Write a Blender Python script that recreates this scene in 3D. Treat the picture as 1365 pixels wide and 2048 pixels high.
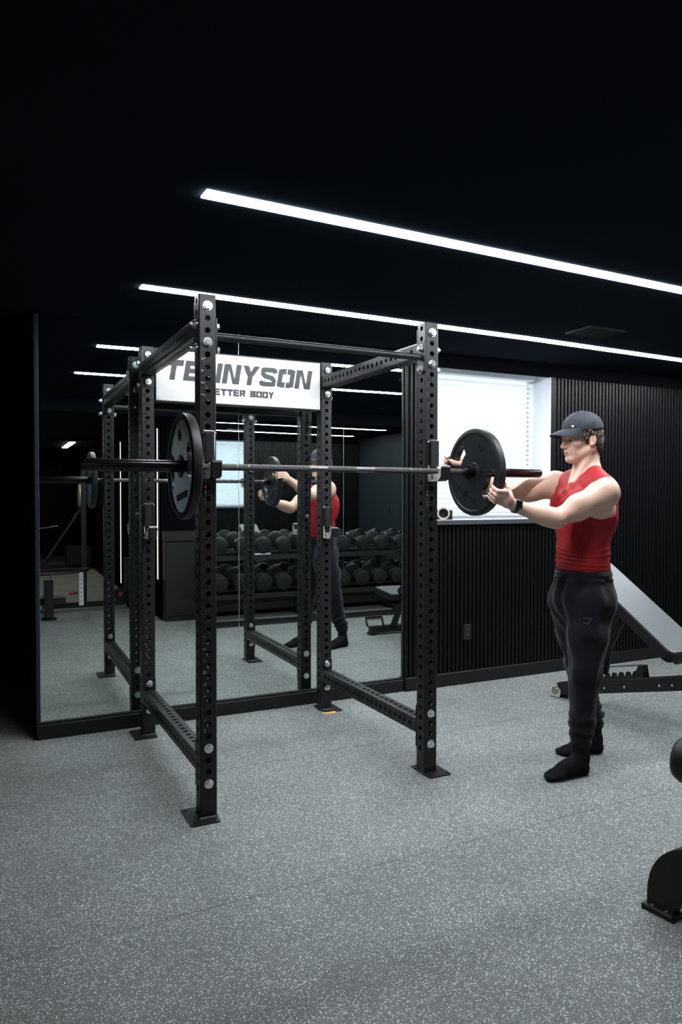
import bpy, bmesh, math, random
import numpy as np
from mathutils import Vector, Matrix
for _o in list(bpy.data.objects): bpy.data.objects.remove(_o, do_unlink=True)
SC = bpy.context.scene
COL = SC.collection
R = math.radians
rnd = random.Random(7)

# ---------------------------------------------------------------- camera
FPX = 1460.4
cd = bpy.data.cameras.new('camera'); cd.sensor_fit = 'VERTICAL'; cd.sensor_height = 36.0
cd.lens = FPX/2048*36.0; cd.clip_start = .05; cd.clip_end = 100
CAM = bpy.data.objects.new('camera', cd); COL.objects.link(CAM)
CAM.location = (-.905, -3.144, 1.420)
CAM.rotation_euler = (Matrix.Rotation(R(-26.567), 3, 'Z') @ Matrix.Rotation(R(90-1.2526), 3, 'X') @ Matrix.Rotation(R(.067), 3, 'Z')).to_euler()
SC.camera = CAM

# ---------------------------------------------------------------- sky / exposure
wd = bpy.data.worlds.new('sky'); SC.world = wd; wd.use_nodes = True
_bg = wd.node_tree.nodes['Background']; _bg.inputs[0].default_value = (.74, .87, 1, 1); _bg.inputs[1].default_value = 1.5
SC.view_settings.view_transform = 'Standard'; SC.view_settings.look = 'None'
SC.view_settings.exposure = 0.0; SC.view_settings.gamma = 1.0; SC.view_settings.use_curve_mapping = False
STRIP = 90.0            # emission of the linear ceiling lamps

# ---------------------------------------------------------------- materials
MATS = {}
def mat(name, col, rough=.5, metal=0., spec=.5, coat=0., bump=0., bscale=200., emit=None, estr=0., aniso=0., sheen=0.):
    m = bpy.data.materials.new(name); m.use_nodes = True
    nt = m.node_tree; b = nt.nodes['Principled BSDF']
    b.inputs['Base Color'].default_value = (*col, 1); b.inputs['Roughness'].default_value = rough
    b.inputs['Metallic'].default_value = metal; b.inputs['Specular IOR Level'].default_value = spec
    b.inputs['Coat Weight'].default_value = coat; b.inputs['Sheen Weight'].default_value = sheen
    if emit: b.inputs['Emission Color'].default_value = (*emit, 1); b.inputs['Emission Strength'].default_value = estr
    if bump:
        tc = nt.nodes.new('ShaderNodeTexCoord'); nz = nt.nodes.new('ShaderNodeTexNoise'); nz.inputs['Scale'].default_value = bscale
        nz.inputs['Detail'].default_value = 3
        bp = nt.nodes.new('ShaderNodeBump'); bp.inputs['Strength'].default_value = bump; bp.inputs['Distance'].default_value = .002
        nt.links.new(tc.outputs['Object'], nz.inputs['Vector']); nt.links.new(nz.outputs['Fac'], bp.inputs['Height'])
        nt.links.new(bp.outputs['Normal'], b.inputs['Normal'])
    MATS[name] = m; return m
mat('wall_black', (.0035, .004, .005), .75, spec=0.0, bump=.15, bscale=60)
mat('ceiling_black', (.011, .0148, .021), .62, spec=0.0, bump=.1, bscale=40)
mat('grey_wall', (.010, .0135, .016), .6, spec=0.2)
mat('slat', (.0030, .0035, .0043), .40, spec=0.22, bump=.08, bscale=80)
mat('jamb', (.012, .024, .034), .5, spec=.3)
mat('gap', (.004, .004, .005), .8, spec=0.05)
mat('baseboard', (.010, .0105, .0115), .4, spec=0.2)
mat('mirror', (.80, .85, .83), .0, 1.0)
mat('mirror_edge', (.55, .62, .6), .25, .6)
mat('powder', (.0100, .0105, .0118), .40, spec=0.35, bump=.12, bscale=700)
mat('powder_in', (.008, .008, .009), .6)
mat('zinc', (.80, .82, .84), .24, 1.0)
mat('satin_plate', (.58, .56, .48), .4, .35)
mat('chrome', (.85, .85, .86), .10, 1.0)
mat('steel', (.72, .70, .62), .28, 1.0)
mat('bar_steel', (.16, .155, .15), .38, 1.0)
mat('sleeve', (.035, .032, .035), .22, .9)
mat('rubber', (.0075, .008, .009), .48, spec=0.35, bump=.05, bscale=400)
mat('rubber_face', (.011, .0135, .0165), .27, bump=.05, bscale=300)
mat('uhmw', (.010, .010, .011), .38)
mat('white_paint', (.80, .83, .86), .5)
mat('sill', (.045, .049, .055), .4)
mat('letter', (.016, .018, .020), .5)
mat('lamp', (1, 1, 1), .4, emit=(.90, .95, 1.0), estr=STRIP)
mat('lamp_far', (1, 1, 1), .4, emit=(1.0, .95, .78), estr=30)
mat('vinyl', (.085, .094, .098), .42, bump=.12, bscale=500)
mat('vinyl_black', (.009, .0095, .012), .5, spec=.25)
mat('black', (.010, .010, .011), .5, spec=0.3)
mat('wood', (.72, .42, .16), .6)
mat('red_plastic', (.55, .02, .03), .4)
mat('blue_plastic', (.03, .22, .62), .45)
mat('beige_steel', (.50, .47, .34), .5, .2)
mat('white_plastic', (.78, .78, .76), .45)
mat('skin', (.63, .395, .30), .46, bump=.03, bscale=300)
_sb = MATS['skin'].node_tree.nodes['Principled BSDF']; _sb.inputs['Subsurface Weight'].default_value = .12
_sb.inputs['Subsurface Radius'].default_value = (.012, .004, .002); _sb.inputs['Subsurface Scale'].default_value = 1.0
mat('lip', (.46, .21, .175), .42)
mat('nail', (.72, .46, .40), .3)
mat('hair', (.060, .036, .022), .55, bump=.7, bscale=160)
mat('brow', (.035, .022, .015), .7)
mat('eye_white', (.72, .70, .67), .25)
mat('iris', (.03, .025, .02), .2)
mat('shirt', (.29, .0085, .012), .62, spec=0.25, bump=.05, bscale=900)
mat('shirt_dark', (.055, .008, .010), .6)
mat('jogger', (.0070, .0082, .0115), .9, spec=0.1, bump=.2, bscale=900, sheen=.12)
mat('sock', (.010, .011, .013), .95, spec=0.1, bump=.3, bscale=1200)
mat('cap', (.024, .028, .037), .72, spec=0.25, bump=.08, bscale=900)
mat('logo_white', (.85, .85, .86), .5)
mat('logo_grey', (.07, .075, .08), .5)
mat('watch', (.012, .012, .013), .35)
mat('watch_glass', (.006, .006, .007), .05, coat=1)
def tune_nodes():
    # sign: brushed white-ish polished panel
    m = mat('sign_face', (.50, .50, .49), .22, .0, coat=1.0)
    m.node_tree.nodes['Principled BSDF'].inputs['Coat Roughness'].default_value = .06
    # blind slats let daylight through
    m = mat('blind', (.85, .87, .88), .6); nt = m.node_tree
    tr = nt.nodes.new('ShaderNodeBsdfTranslucent'); tr.inputs[0].default_value = (.9, .92, .95, 1)
    mx = nt.nodes.new('ShaderNodeMixShader'); mx.inputs[0].default_value = .5
    out = nt.nodes['Material Output']
    nt.links.new(nt.nodes['Principled BSDF'].outputs[0], mx.inputs[1]); nt.links.new(tr.outputs[0], mx.inputs[2]); nt.links.new(mx.outputs[0], out.inputs[0])
    # window glass
    m = mat('glass', (1, 1, 1), .0); nt = m.node_tree
    g = nt.nodes.new('ShaderNodeBsdfTransparent'); g.inputs[0].default_value = (.97, .99, 1, 1)
    gl = nt.nodes.new('ShaderNodeBsdfGlossy'); gl.inputs['Roughness'].default_value = .0
    mx = nt.nodes.new('ShaderNodeMixShader'); mx.inputs[0].default_value = .05
    nt.links.new(g.outputs[0], mx.inputs[1]); nt.links.new(gl.outputs[0], mx.inputs[2]); nt.links.new(mx.outputs[0], nt.nodes['Material Output'].inputs[0])
    # speckled rubber floor
    m = mat('floor', (.1, .1, .1), .62, spec=0.3); nt = m.node_tree; b = nt.nodes['Principled BSDF']; L = nt.links
    tc = nt.nodes.new('ShaderNodeTexCoord')
    def flecks(scale, thr, lo, hi):
        v = nt.nodes.new('ShaderNodeTexVoronoi'); v.inputs['Scale'].default_value = scale
        L.new(tc.outputs['Object'], v.inputs['Vector'])
        sep = nt.nodes.new('ShaderNodeSeparateColor'); L.new(v.outputs['Color'], sep.inputs[0])
        a = nt.nodes.new('ShaderNodeMath'); a.operation = 'GREATER_THAN'; a.inputs[1].default_value = thr; L.new(sep.outputs[0], a.inputs[0])
        r = nt.nodes.new('ShaderNodeMapRange'); r.inputs[1].default_value = lo; r.inputs[2].default_value = hi; r.inputs[3].default_value = 1; r.inputs[4].default_value = 0
        L.new(v.outputs['Distance'], r.inputs[0])
        k = nt.nodes.new('ShaderNodeMath'); k.operation = 'MULTIPLY'; L.new(a.outputs[0], k.inputs[0]); L.new(r.outputs[0], k.inputs[1])
        return k.outputs[0], sep.outputs[1]
    f1, c1 = flecks(178, .66, .25, .5)
    f2, c2 = flecks(330, .55, .25, .5)
    nz = nt.nodes.new('ShaderNodeTexNoise'); nz.inputs['Scale'].default_value = 2.2; nz.inputs['Detail'].default_value = 4; L.new(tc.outputs['Object'], nz.inputs['Vector'])
    n2 = nt.nodes.new('ShaderNodeTexNoise'); n2.inputs['Scale'].default_value = 420; n2.inputs['Detail'].default_value = 2; L.new(tc.outputs['Object'], n2.inputs['Vector'])
    base = nt.nodes.new('ShaderNodeMixRGB'); base.inputs[1].default_value = (.078, .086, .083, 1); base.inputs[2].default_value = (.172, .186, .180, 1); L.new(n2.outputs['Fac'], base.inputs[0])
    cc = nt.nodes.new('ShaderNodeMixRGB'); cc.inputs[1].default_value = (.52, .54, .50, 1); cc.inputs[2].default_value = (.82, .85, .84, 1); L.new(c1, cc.inputs[0])
    m1 = nt.nodes.new('ShaderNodeMixRGB'); L.new(f2, m1.inputs[0]); L.new(base.outputs[0], m1.inputs[1]); m1.inputs[2].default_value = (.43, .455, .445, 1)
    m2 = nt.nodes.new('ShaderNodeMixRGB'); L.new(f1, m2.inputs[0]); L.new(m1.outputs[0], m2.inputs[1]); L.new(cc.outputs[0], m2.inputs[2])
    rr = nt.nodes.new('ShaderNodeMapRange'); rr.inputs[1].default_value = .3; rr.inputs[2].default_value = .7; rr.inputs[3].default_value = .88; rr.inputs[4].default_value = 1.08; L.new(nz.outputs['Fac'], rr.inputs[0])
    mm = nt.nodes.new('ShaderNodeMixRGB'); mm.blend_type = 'MULTIPLY'; mm.inputs[0].default_value = 1; L.new(m2.outputs[0], mm.inputs[1]); L.new(rr.outputs[0], mm.inputs[2])
    L.new(mm.outputs[0], b.inputs['Base Color'])
    bp = nt.nodes.new('ShaderNodeBump'); bp.inputs['Strength'].default_value = .25; bp.inputs['Distance'].default_value = .001; L.new(n2.outputs['Fac'], bp.inputs['Height']); L.new(bp.outputs[0], b.inputs['Normal'])
    # knurled bar
    m = MATS['bar_steel'] 
tune_nodes()

# ---------------------------------------------------------------- helpers
def link(name, data, parent=None, loc=None, rot=None):
    o = bpy.data.objects.new(name, data); COL.objects.link(o)
    if parent is not None: o.parent = parent
    if loc is not None: o.location = loc
    if rot is not None: o.rotation_euler = rot
    return o
def finish(me, material, smooth):
    if material is not None:
        for x in (material if isinstance(material, (list, tuple)) else [material]): me.materials.append(MATS[x])
    if smooth:
        me.polygons.foreach_set('use_smooth', [True]*len(me.polygons))
        try: me.set_sharp_from_angle(angle=R(smooth if smooth > 1 else 35))
        except Exception: pass
    me.update(); return me
def to_mesh(bm, name, material=None, smooth=0):
    me = bpy.data.meshes.new(name); bmesh.ops.recalc_face_normals(bm, faces=bm.faces[:]); bm.to_mesh(me); bm.free()
    return finish(me, material, smooth)
def obj(name, bm, material, parent=None, loc=None, rot=None, smooth=0):
    return link(name, to_mesh(bm, name, material, smooth), parent, loc, rot)
def tag(o, label, cat, group=None):
    o['label'] = label; o['category'] = cat
    if group: o['group'] = group
    return o
def thing(name, label, cat, loc=(0, 0, 0), rotz=0, group=None):
    o = link(name, None, None, loc, (0, 0, rotz)); o.empty_display_size = .1
    return tag(o, label, cat, group)
def struct(o): o['kind'] = 'structure'; return o
def copy_tree(o, parent=None):
    c = o.copy(); COL.objects.link(c); c.parent = parent
    for ch in list(o.children): copy_tree(ch, c)
    return c
def NB(): return bmesh.new()
def box(bm, x0, x1, y0, y1, z0, z1, bev=0, mtx=None, segs=1):
    vs = [bm.verts.new((x, y, z)) for x in (x0, x1) for y in (y0, y1) for z in (z0, z1)]
    F = [(0, 1, 3, 2), (4, 6, 7, 5), (0, 4, 5, 1), (2, 3, 7, 6), (0, 2, 6, 4), (1, 5, 7, 3)]
    fs = [bm.faces.new([vs[i] for i in f]) for f in F]
    if bev:
        es = list({e for f in fs for e in f.edges})
        r = bmesh.ops.bevel(bm, geom=es, offset=bev, segments=segs, affect='EDGES', profile=.5)
        vs = list({v for v in r['verts']} | {v for v in vs if v.is_valid})
    if mtx is not None: bmesh.ops.transform(bm, matrix=mtx, verts=[v for v in vs if v.is_valid])
    return bm
def basis(d):
    d = Vector(d).normalized(); u = d.orthogonal().normalized(); return d, u, d.cross(u)
def tube(bm, pts, rad, seg=12, cap=True):
    """swept circular tube through points, rad scalar or list"""
    pts = [Vector(p) for p in pts]; n = len(pts); rs = rad if isinstance(rad, (list, tuple)) else [rad]*n
    rings = []; u = None
    for i, p in enumerate(pts):
        d = (pts[min(i+1, n-1)]-pts[max(i-1, 0)])
        if d.length < 1e-9: d = Vector((0, 0, 1))
        d.normalize()
        if u is None: u = d.orthogonal().normalized()
        else:
            u = (u-d*u.dot(d))
            u = u.normalized() if u.length > 1e-6 else d.orthogonal().normalized()
        w = d.cross(u)
        rings.append([bm.verts.new(p+(u*math.cos(2*math.pi*k/seg)+w*math.sin(2*math.pi*k/seg))*rs[i]) for k in range(seg)])
    for a, b in zip(rings, rings[1:]):
        for k in range(seg): bm.faces.new((a[k], a[(k+1) % seg], b[(k+1) % seg], b[k]))
    if cap: bm.faces.new(rings[0][::-1]); bm.faces.new(rings[-1])
    return bm
def cyl(bm, p0, p1, r, seg=20): return tube(bm, [p0, p1], r, seg)
def lathe(bm, prof, seg=32, mtx=None):
    """profile [(r,z)...] about z; closes ends at r=0"""
    rings = []
    for r, z in prof:
        if r < 1e-6: v = bm.verts.new((0, 0, z)); rings.append([v])
        else: rings.append([bm.verts.new((r*math.cos(2*math.pi*k/seg), r*math.sin(2*math.pi*k/seg), z)) for k in range(seg)])
    for a, b in zip(rings, rings[1:]):
        for k in range(seg):
            k2 = (k+1) % seg
            q = [a[k % len(a)], a[k2 % len(a)], b[k2 % len(b)], b[k % len(b)]]
            q = [v for i, v in enumerate(q) if v not in q[:i]]
            if len(q) > 2:
                try: bm.faces.new(q)
                except ValueError: pass
    if mtx is not None: bmesh.ops.transform(bm, matrix=mtx, verts=[v for r in rings for v in r])
    return bm
def prism(bm, poly, z0, z1, mtx=None):
    a = [bm.verts.new((x, y, z0)) for x, y in poly]; b = [bm.verts.new((x, y, z1)) for x, y in poly]
    n = len(poly)
    bm.faces.new(a[::-1]); bm.faces.new(b)
    for i in range(n): bm.faces.new((a[i], a[(i+1) % n], b[(i+1) % n], b[i]))
    if mtx is not None: bmesh.ops.transform(bm, matrix=mtx, verts=a+b)
    return bm
def fill2d(polys, th):
    """flat sheet with holes, in xy, thickness th centred on z=0 -> mesh datablock (temporary)"""
    cu = bpy.data.curves.new('tmp', 'CURVE'); cu.dimensions = '2D'; cu.fill_mode = 'BOTH'; cu.extrude = th/2
    for p in polys:
        s = cu.splines.new('POLY'); s.points.add(len(p)-1)
        for i, (x, y) in enumerate(p): s.points[i].co = (x, y, 0, 1)
        s.use_cyclic_u = True
    o = bpy.data.objects.new('tmp', cu); me = bpy.data.meshes.new_from_object(o)
    bpy.data.objects.remove(o); bpy.data.curves.remove(cu)
    return me
def add_mesh(bm, me, mtx):
    n = len(bm.verts); bm.from_mesh(me); bm.verts.ensure_lookup_table()
    bmesh.ops.transform(bm, matrix=mtx, verts=bm.verts[n:]); return bm
def circle(cx, cy, r, n=16): return [(cx+r*math.cos(2*math.pi*k/n), cy+r*math.sin(2*math.pi*k/n)) for k in range(n)]
def rrect(x0, x1, y0, y1, r, n=4):
    out = []
    for cx, cy, a0 in ((x1-r, y1-r, 0), (x0+r, y1-r, 90), (x0+r, y0+r, 180), (x1-r, y0+r, 270)):
        for k in range(n+1): t = R(a0+90*k/n); out.append((cx+r*math.cos(t), cy+r*math.sin(t)))
    return out
def stroke(pts, w):
    """polygon around an open polyline"""
    P = [Vector(p) for p in pts]; L, Rr = [], []
    for i, p in enumerate(P):
        d0 = (P[i]-P[i-1]).normalized() if i > 0 else None; d1 = (P[i+1]-P[i]).normalized() if i < len(P)-1 else None
        if d0 is None: n = Vector((-d1.y, d1.x)); k = 1
        elif d1 is None: n = Vector((-d0.y, d0.x)); k = 1
        else:
            n0 = Vector((-d0.y, d0.x)); n1 = Vector((-d1.y, d1.x)); n = (n0+n1)
            n = n.normalized() if n.length > 1e-6 else n0; k = min(1/max(n.dot(n0), .3), 1.8)
        L.append((p.x+n.x*w/2*k, p.y+n.y*w/2*k)); Rr.append((p.x-n.x*w/2*k, p.y-n.y*w/2*k))
    return L+Rr[::-1]
DIG = {'0': [[(.24, 1), (0, .8), (0, .2), (.24, 0)], [(.36, 1), (.6, .8), (.6, .2), (.36, 0)]],
       '1': [[(.05, .78), (.32, 1), (.32, 0)]],
       '2': [[(0, .78), (.12, 1), (.48, 1), (.6, .82), (.6, .64), (.02, .05), (.62, .05)]],
       '3': [[(0, 1), (.55, 1), (.28, .58), (.5, .55), (.6, .38), (.6, .14), (.46, 0), (.1, 0), (0, .16)]],
       '4': [[(.42, 1), (.02, .3), (.62, .3)], [(.45, .2), (.45, -.02)]],
       '5': [[(.58, 1), (.04, 1), (.04, .56), (.42, .56), (.6, .42), (.6, .16), (.44, 0), (.02, 0)]],
       '6': [[(.46, 1), (.1, .7), (0, .4), (0, .15), (.15, 0), (.45, 0), (.6, .15), (.6, .42), (.46, .56), (.24, .52)]],
       '7': [[(0, 1), (.6, 1), (.2, 0)]],
       '8': [[(.22, 1), (.02, .88), (.02, .66), (.14, .52), (0, .38), (0, .12), (.22, 0)], [(.38, 1), (.58, .88), (.58, .66), (.46, .52), (.6, .38), (.6, .12), (.38, 0)]],
       '9': [[(.14, 0), (.5, .3), (.6, .6), (.6, .85), (.45, 1), (.15, 1), (0, .85), (0, .58), (.14, .44), (.36, .48)]]}
def digits(txt, x, y, h):
    out = []
    for i, c in enumerate(txt):
        if c == '1': out.append([(x+i*h*.86+px*h, y+py*h) for px, py in ((.22, 0), (.38, 0), (.38, 1), (.25, 1), (.02, .81), (.11, .70), (.22, .79))]); continue
        for s in DIG[c]:
            out.append([(x+i*h*.86+px*h, y+py*h) for px, py in stroke([(q[0], q[1]) for q in s], .15)])
    return out
def arc(cx, cy, rx, ry, a0, a1, n=8): return [(cx+rx*math.cos(R(a0+(a1-a0)*k/n)), cy+ry*math.sin(R(a0+(a1-a0)*k/n))) for k in range(n+1)]
def glyph(c, w=.25):
    """heavy wide letter in a box 1 wide, 1 high -> polygons"""
    h = w/2
    if c == 'T': return [[(0, 1), (0, 1-w), (1, 1-w), (1, 1)], [(.5-h, 1-w), (.5-h, 0), (.5+h, 0), (.5+h, 1-w)]]
    if c == 'E': return [[(0, 0), (w, 0), (w, 1), (0, 1)]]+[[(w, a), (b, a), (b, a+w*.82), (w, a+w*.82)] for a, b in ((0, .95), (.5-w*.41, .88), (1-w*.82, .95))]
    if c == 'N': return [[(0, 0), (w, 0), (w, 1), (0, 1)], [(1-w, 0), (1, 0), (1, 1), (1-w, 1)], [(w*.6, 1), (w*1.25, 1), (1-w*.6, 0), (1-w*1.25, 0)]]
    if c == 'Y': return [[(.5-h, 0), (.5+h, 0), (.5+h, .42), (.5-h, .42)], [(0, 1), (w*1.12, 1), (.5+h, .42), (.5-h, .42)], [(1, 1), (1-w*1.12, 1), (.5-h, .42), (.5+h, .42)]]
    if c == 'S': w = min(w, .255); h = w/2; return [stroke([(.92, .72), (.86, .83), (.74, 1-h), (.27, 1-h), (.13, .85), (.13, .67), (.27, .545), (.73, .455), (.87, .33), (.87, .15), (.73, h), (.26, h), (.13, .16), (.08, .28)], w*.95)]
    if c == 'O': return [stroke([(.46, 1-h), (.28, 1-h), (.125, .82), (.125, .18), (.28, h), (.46, h)], w), stroke([(.54, 1-h), (.72, 1-h), (.875, .82), (.875, .18), (.72, h), (.54, h)], w)]
    if c == 'B': return [[(0, 0), (w, 0), (w, 1), (0, 1)], stroke([(w+.05, 1-h), (.72, 1-h), (.84, .88), (.84, .66), (.70, .55), (w+.05, .55)], w*.85), stroke([(w+.05, .48), (.74, .48), (.87, .36), (.87, .2), (.74, h), (w+.05, h)], w*.85)]
    if c == 'R': return [[(0, 0), (w, 0), (w, 1), (0, 1)], stroke([(w+.05, 1-h), (.74, 1-h), (.87, .86), (.87, .58), (.74, .46), (w+.05, .46)], w*.9), [(.5, .38), (.78, .38), (1, 0), (.72, 0)]]
    if c == 'D': return [[(0, 0), (w, 0), (w, 1), (0, 1)], stroke([(w+.06, 1-h), (.68, 1-h), (.87, .8), (.87, .2), (.68, h), (w+.06, h)], w)]
    return []
def letter_mesh(bm, c, x, y, w, h, th, shear=0., mtx=None, weight=.25):
    for i, p in enumerate(glyph(c, weight)): prism(bm, [(x+px*w+py*h*shear, y+py*h) for px, py in p], 0, th*(1+.12*i), mtx)
def hexlogo(bm, s, th, mtx=None):
    """hexagon ring with a hooked 6 inside"""
    hx = [(s*math.sin(R(60*k)), s*math.cos(R(60*k))) for k in range(7)]
    prism(bm, stroke([(x, y) for x, y in hx[1:6]]+[(hx[6][0]*.5+hx[5][0]*.5, hx[6][1]*.5+hx[5][1]*.5)], s*.20), 0, th, mtx)
    i = s*.46
    prism(bm, stroke([(i*.55, s*1.02), (-i*.45, i*1.0), (-i*.95, 0), (-i*.55, -i*.85), (i*.5, -i*.85), (i*.9, -i*.1), (i*.4, i*.5), (-i*.1, i*.3)], s*.20), 0, th, mtx)
def face_mtx(origin, xdir, ydir):
    x = Vector(xdir).normalized(); y = Vector(ydir).normalized(); z = x.cross(y)
    m = Matrix((( x.x, y.x, z.x, origin[0]), (x.y, y.y, z.y, origin[1]), (x.z, y.z, z.z, origin[2]), (0, 0, 0, 1)))
    return m
# ================================================================ the room
ZC = 2.475; WT = -.0111; WY = 1.42
WROT = (0, 0, WT); WLOC = (0, WY, 0)
def wall_pt(s, n, z): return (s*math.cos(WT)+n*math.sin(WT), WY+s*math.sin(WT)-n*math.cos(WT), z)   # n = towards the room
bm = NB(); box(bm, -2.3, 5.5, -12.6, 1.6, -.1, 0); box(bm, -2.3, 1.3, 1.6, 4.3, -.1, 0); floor = struct(obj('floor', bm, 'floor'))
# seams between the rubber rolls
bm = NB()
for y in (-1.93, -.72, .49): box(bm, -2.2, 5.3, y-.0009, y+.0009, -.002, .0003)
bm2 = bm; obj('roll_seam', bm2, 'black', floor)
bm = NB(); box(bm, -2.3, 5.5, -2.4, 1.5, ZC, ZC+.1); box(bm, -2.3, 1.3, 1.5, 4.3, ZC, ZC+.1); ceiling = struct(obj('ceiling', bm, 'ceiling_black'))
bm = NB(); box(bm, -2.3, 5.5, -12.6, -2.4, 2.33, ZC+.1, .004); struct(obj('ceiling_corridor', bm, 'ceiling_black'))
# --- back wall: a thick block carrying the mirror, then the slatted run with the window
bm = NB(); box(bm, -.6, 1.87, .012, .56, 0, ZC)
wall_back = struct(obj('wall_back', bm, 'jamb', None, WLOC, WROT))
WX0, WX1, WZ0, WZ1, WD = 2.05, 3.222, 1.242, 2.412, .20
bm = NB()
box(bm, 1.87, WX0, -.012, WD, 0, ZC); box(bm, WX1, 5.5, -.012, WD, 0, ZC); box(bm, WX0, WX1, -.012, WD, 0, WZ0-.035); box(bm, WX0, WX1, -.012, WD, WZ1, ZC)
wall_slat = struct(obj('wall_back_slatted', bm, 'gap', None, WLOC, WROT))
def slat_mesh(z0, z1):
    bm = NB(); box(bm, -.0115, .0115, -.030, -.012, z0, z1, .002); return to_mesh(bm, 'slat', 'slat')
sm_full, sm_low = slat_mesh(.098, 2.372), slat_mesh(.098, 1.203)
x = 1.886
while x < 5.28:
    inwin = WX0-.03 < x < WX1+.03
    if not (x > WX1-.0 and x < WX1+.045) or inwin: link('slat', sm_low if inwin else sm_full, wall_slat, (x, 0, 0))
    x += .0375
bm = NB(); box(bm, WX1+.002, WX1+.040, -.034, -.012, 1.203, 2.42, .002); obj('window_casing', bm, 'slat', wall_slat)
bm = NB(); box(bm, 1.87, 5.3, -.034, -.012, 2.372, ZC); obj('top_board', bm, 'wall_black', wall_slat)
bm = NB(); box(bm, 1.872, 5.3, -.048, -.012, 0, .098, .003); struct(obj('baseboard_back', bm, 'baseboard', None, WLOC, WROT))
bm = NB(); box(bm, -.602, 1.866, -.028, .012, 0, .086, .003); box(bm, -.598, 1.866, -.012, .012, .086, .097, .002)
struct(obj('baseboard_mirror', bm, 'baseboard', None, WLOC, WROT))
# mirrors on the block: two tall panes
for i, (a, b, lab) in enumerate(((-.578, .6265, 'tall frameless wall mirror pane left of the seam, behind the rack'), (.6295, 1.868, 'tall frameless wall mirror pane between the seam and the slatted wall'))):
    root = thing('wall_mirror', lab, 'mirror', wall_pt(a, 0, .098), WT, 'mirror panes on the back wall')
    bm = NB(); box(bm, 0, b-a, .0005, .008, 0, ZC-.001-.098); obj('glass_pane', bm, 'mirror', root)
    for e0 in (-.0012, b-a):
        bm = NB(); box(bm, e0, e0+.0012, -.0005, .008, 0, ZC-.1); obj('polished_edge', bm, 'mirror_edge', root)
bm = NB(); box(bm, -.6, -.5795, .0, .012, .0, ZC); struct(obj('trim_1', bm, 'jamb', None, WLOC, WROT))
# strike plate on the return face of the block
root = thing('strike_plate', 'small dark metal strike plate on the narrow wall end beside mirror', 'plate', (-.6035, 1.735, 1.22))
bm = NB(); box(bm, -.003, .0, -.022, .022, 0, .16, .001); obj('plate_body', bm, 'black', root)
bm = NB(); box(bm, -.0045, -.002, -.010, .010, .03, .12, .001); obj('latch', bm, 'steel', root)
# --- passage left of the mirror, and the outer walls
bm = NB(); box(bm, -2.3, -2.2, -12.6, -6.4, 0, ZC); box(bm, -2.3, -2.2, -3.6, 4.3, 0, ZC); box(bm, -2.3, -2.2, -6.4, -3.6, 0, .8); box(bm, -2.3, -2.2, -6.4, -3.6, 2.25, ZC); struct(obj('wall_left', bm, 'wall_black'))
win2 = struct(link('window_2', None)); bm = NB(); box(bm, -2.255, -2.25, -6.4, -3.6, .8, 2.25); obj('window_pane', bm, 'glass', win2)
bm = NB(); box(bm, 1.2, 1.3, 1.9, 4.0, 0, ZC); struct(obj('wall_passage_end', bm, 'wall_black'))
bm = NB(); box(bm, -2.2, 1.3, 4.0, 4.1, 0, ZC); struct(obj('wall_passage', bm, 'wall_black'))
bm = NB(); box(bm, 5.3, 5.4, -2.5, 1.5, 0, ZC); struct(obj('wall_right', bm, 'grey_wall'))
bm = NB(); box(bm, .9, 5.4, -2.6, -2.4, 0, 2.33); struct(obj('wall_front', bm, 'wall_black'))
bm = NB(); box(bm, .9, 1.0, -12.5, -2.6, 0, 2.33); wside = struct(obj('wall_corridor', bm, 'wall_black'))
smc = slat_mesh(0, 2.3)
for k in range(34):
    o = link('slat', smc, wside, (.9+.012, -2.72-k*.0375, 0), (0, 0, R(-90)))
bm = NB(); box(bm, -2.2, 1.0, -12.6, -12.4, 0, 2.33); wend = struct(obj('wall_end', bm, 'wall_black'))
smf = slat_mesh(.0, 2.3)
for k in range(40): link('slat', smf, wend, (-.75+k*.04, -12.4+.03, 0), (0, 0, R(180)))
# switch / small thing glimpsed in the dark passage
root = thing('light_switch', 'small pale light switch on the dark wall at far left', 'switch', (-.585, 3.998, 2.52-.02))
root.location = (-.548, 3.998, 2.44)
bm = NB(); box(bm, -.02, .02, -.008, 0, 0, .02, .002); obj('switch_plate', bm, 'letter', root)
# --- window: reveals, sill, frame, glass
win = link('window_1', None, None, WLOC, WROT); struct(win)
bm = NB()
box(bm, WX0-.012, WX0+.004, -.012, WD, WZ0, WZ1); box(bm, WX1-.004, WX1+.001, -.0335, WD, WZ0, WZ1); box(bm, WX0, WX1, -.012, WD, WZ1-.004, WZ1+.001)
obj('reveal', bm, 'white_paint', win)
bm = NB(); box(bm, WX0-.02, WX1+.04, -.058, WD, WZ0-.036, WZ0, .003); obj('window_sill', bm, ['sill'], win)
bm = NB(); box(bm, WX0, WX1, -.05, WD, WZ0-.001, WZ0+.002); obj('sill_top', bm, 'white_paint', win)
bm = NB()
box(bm, WX0, WX0+.05, WD-.03, WD, WZ0, WZ1); box(bm, WX1-.05, WX1, WD-.03, WD, WZ0, WZ1); box(bm, WX0+.05, WX1-.05, WD-.03, WD, WZ0, WZ0+.05); box(bm, WX0+.05, WX1-.05, WD-.03, WD, WZ1-.05, WZ1)
obj('window_frame', bm, 'white_paint', win)
bm = NB(); box(bm, WX0+.05, WX1-.05, WD-.018, WD-.012, WZ0+.05, WZ1-.05); obj('window_pane', bm, 'glass', win)
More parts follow.
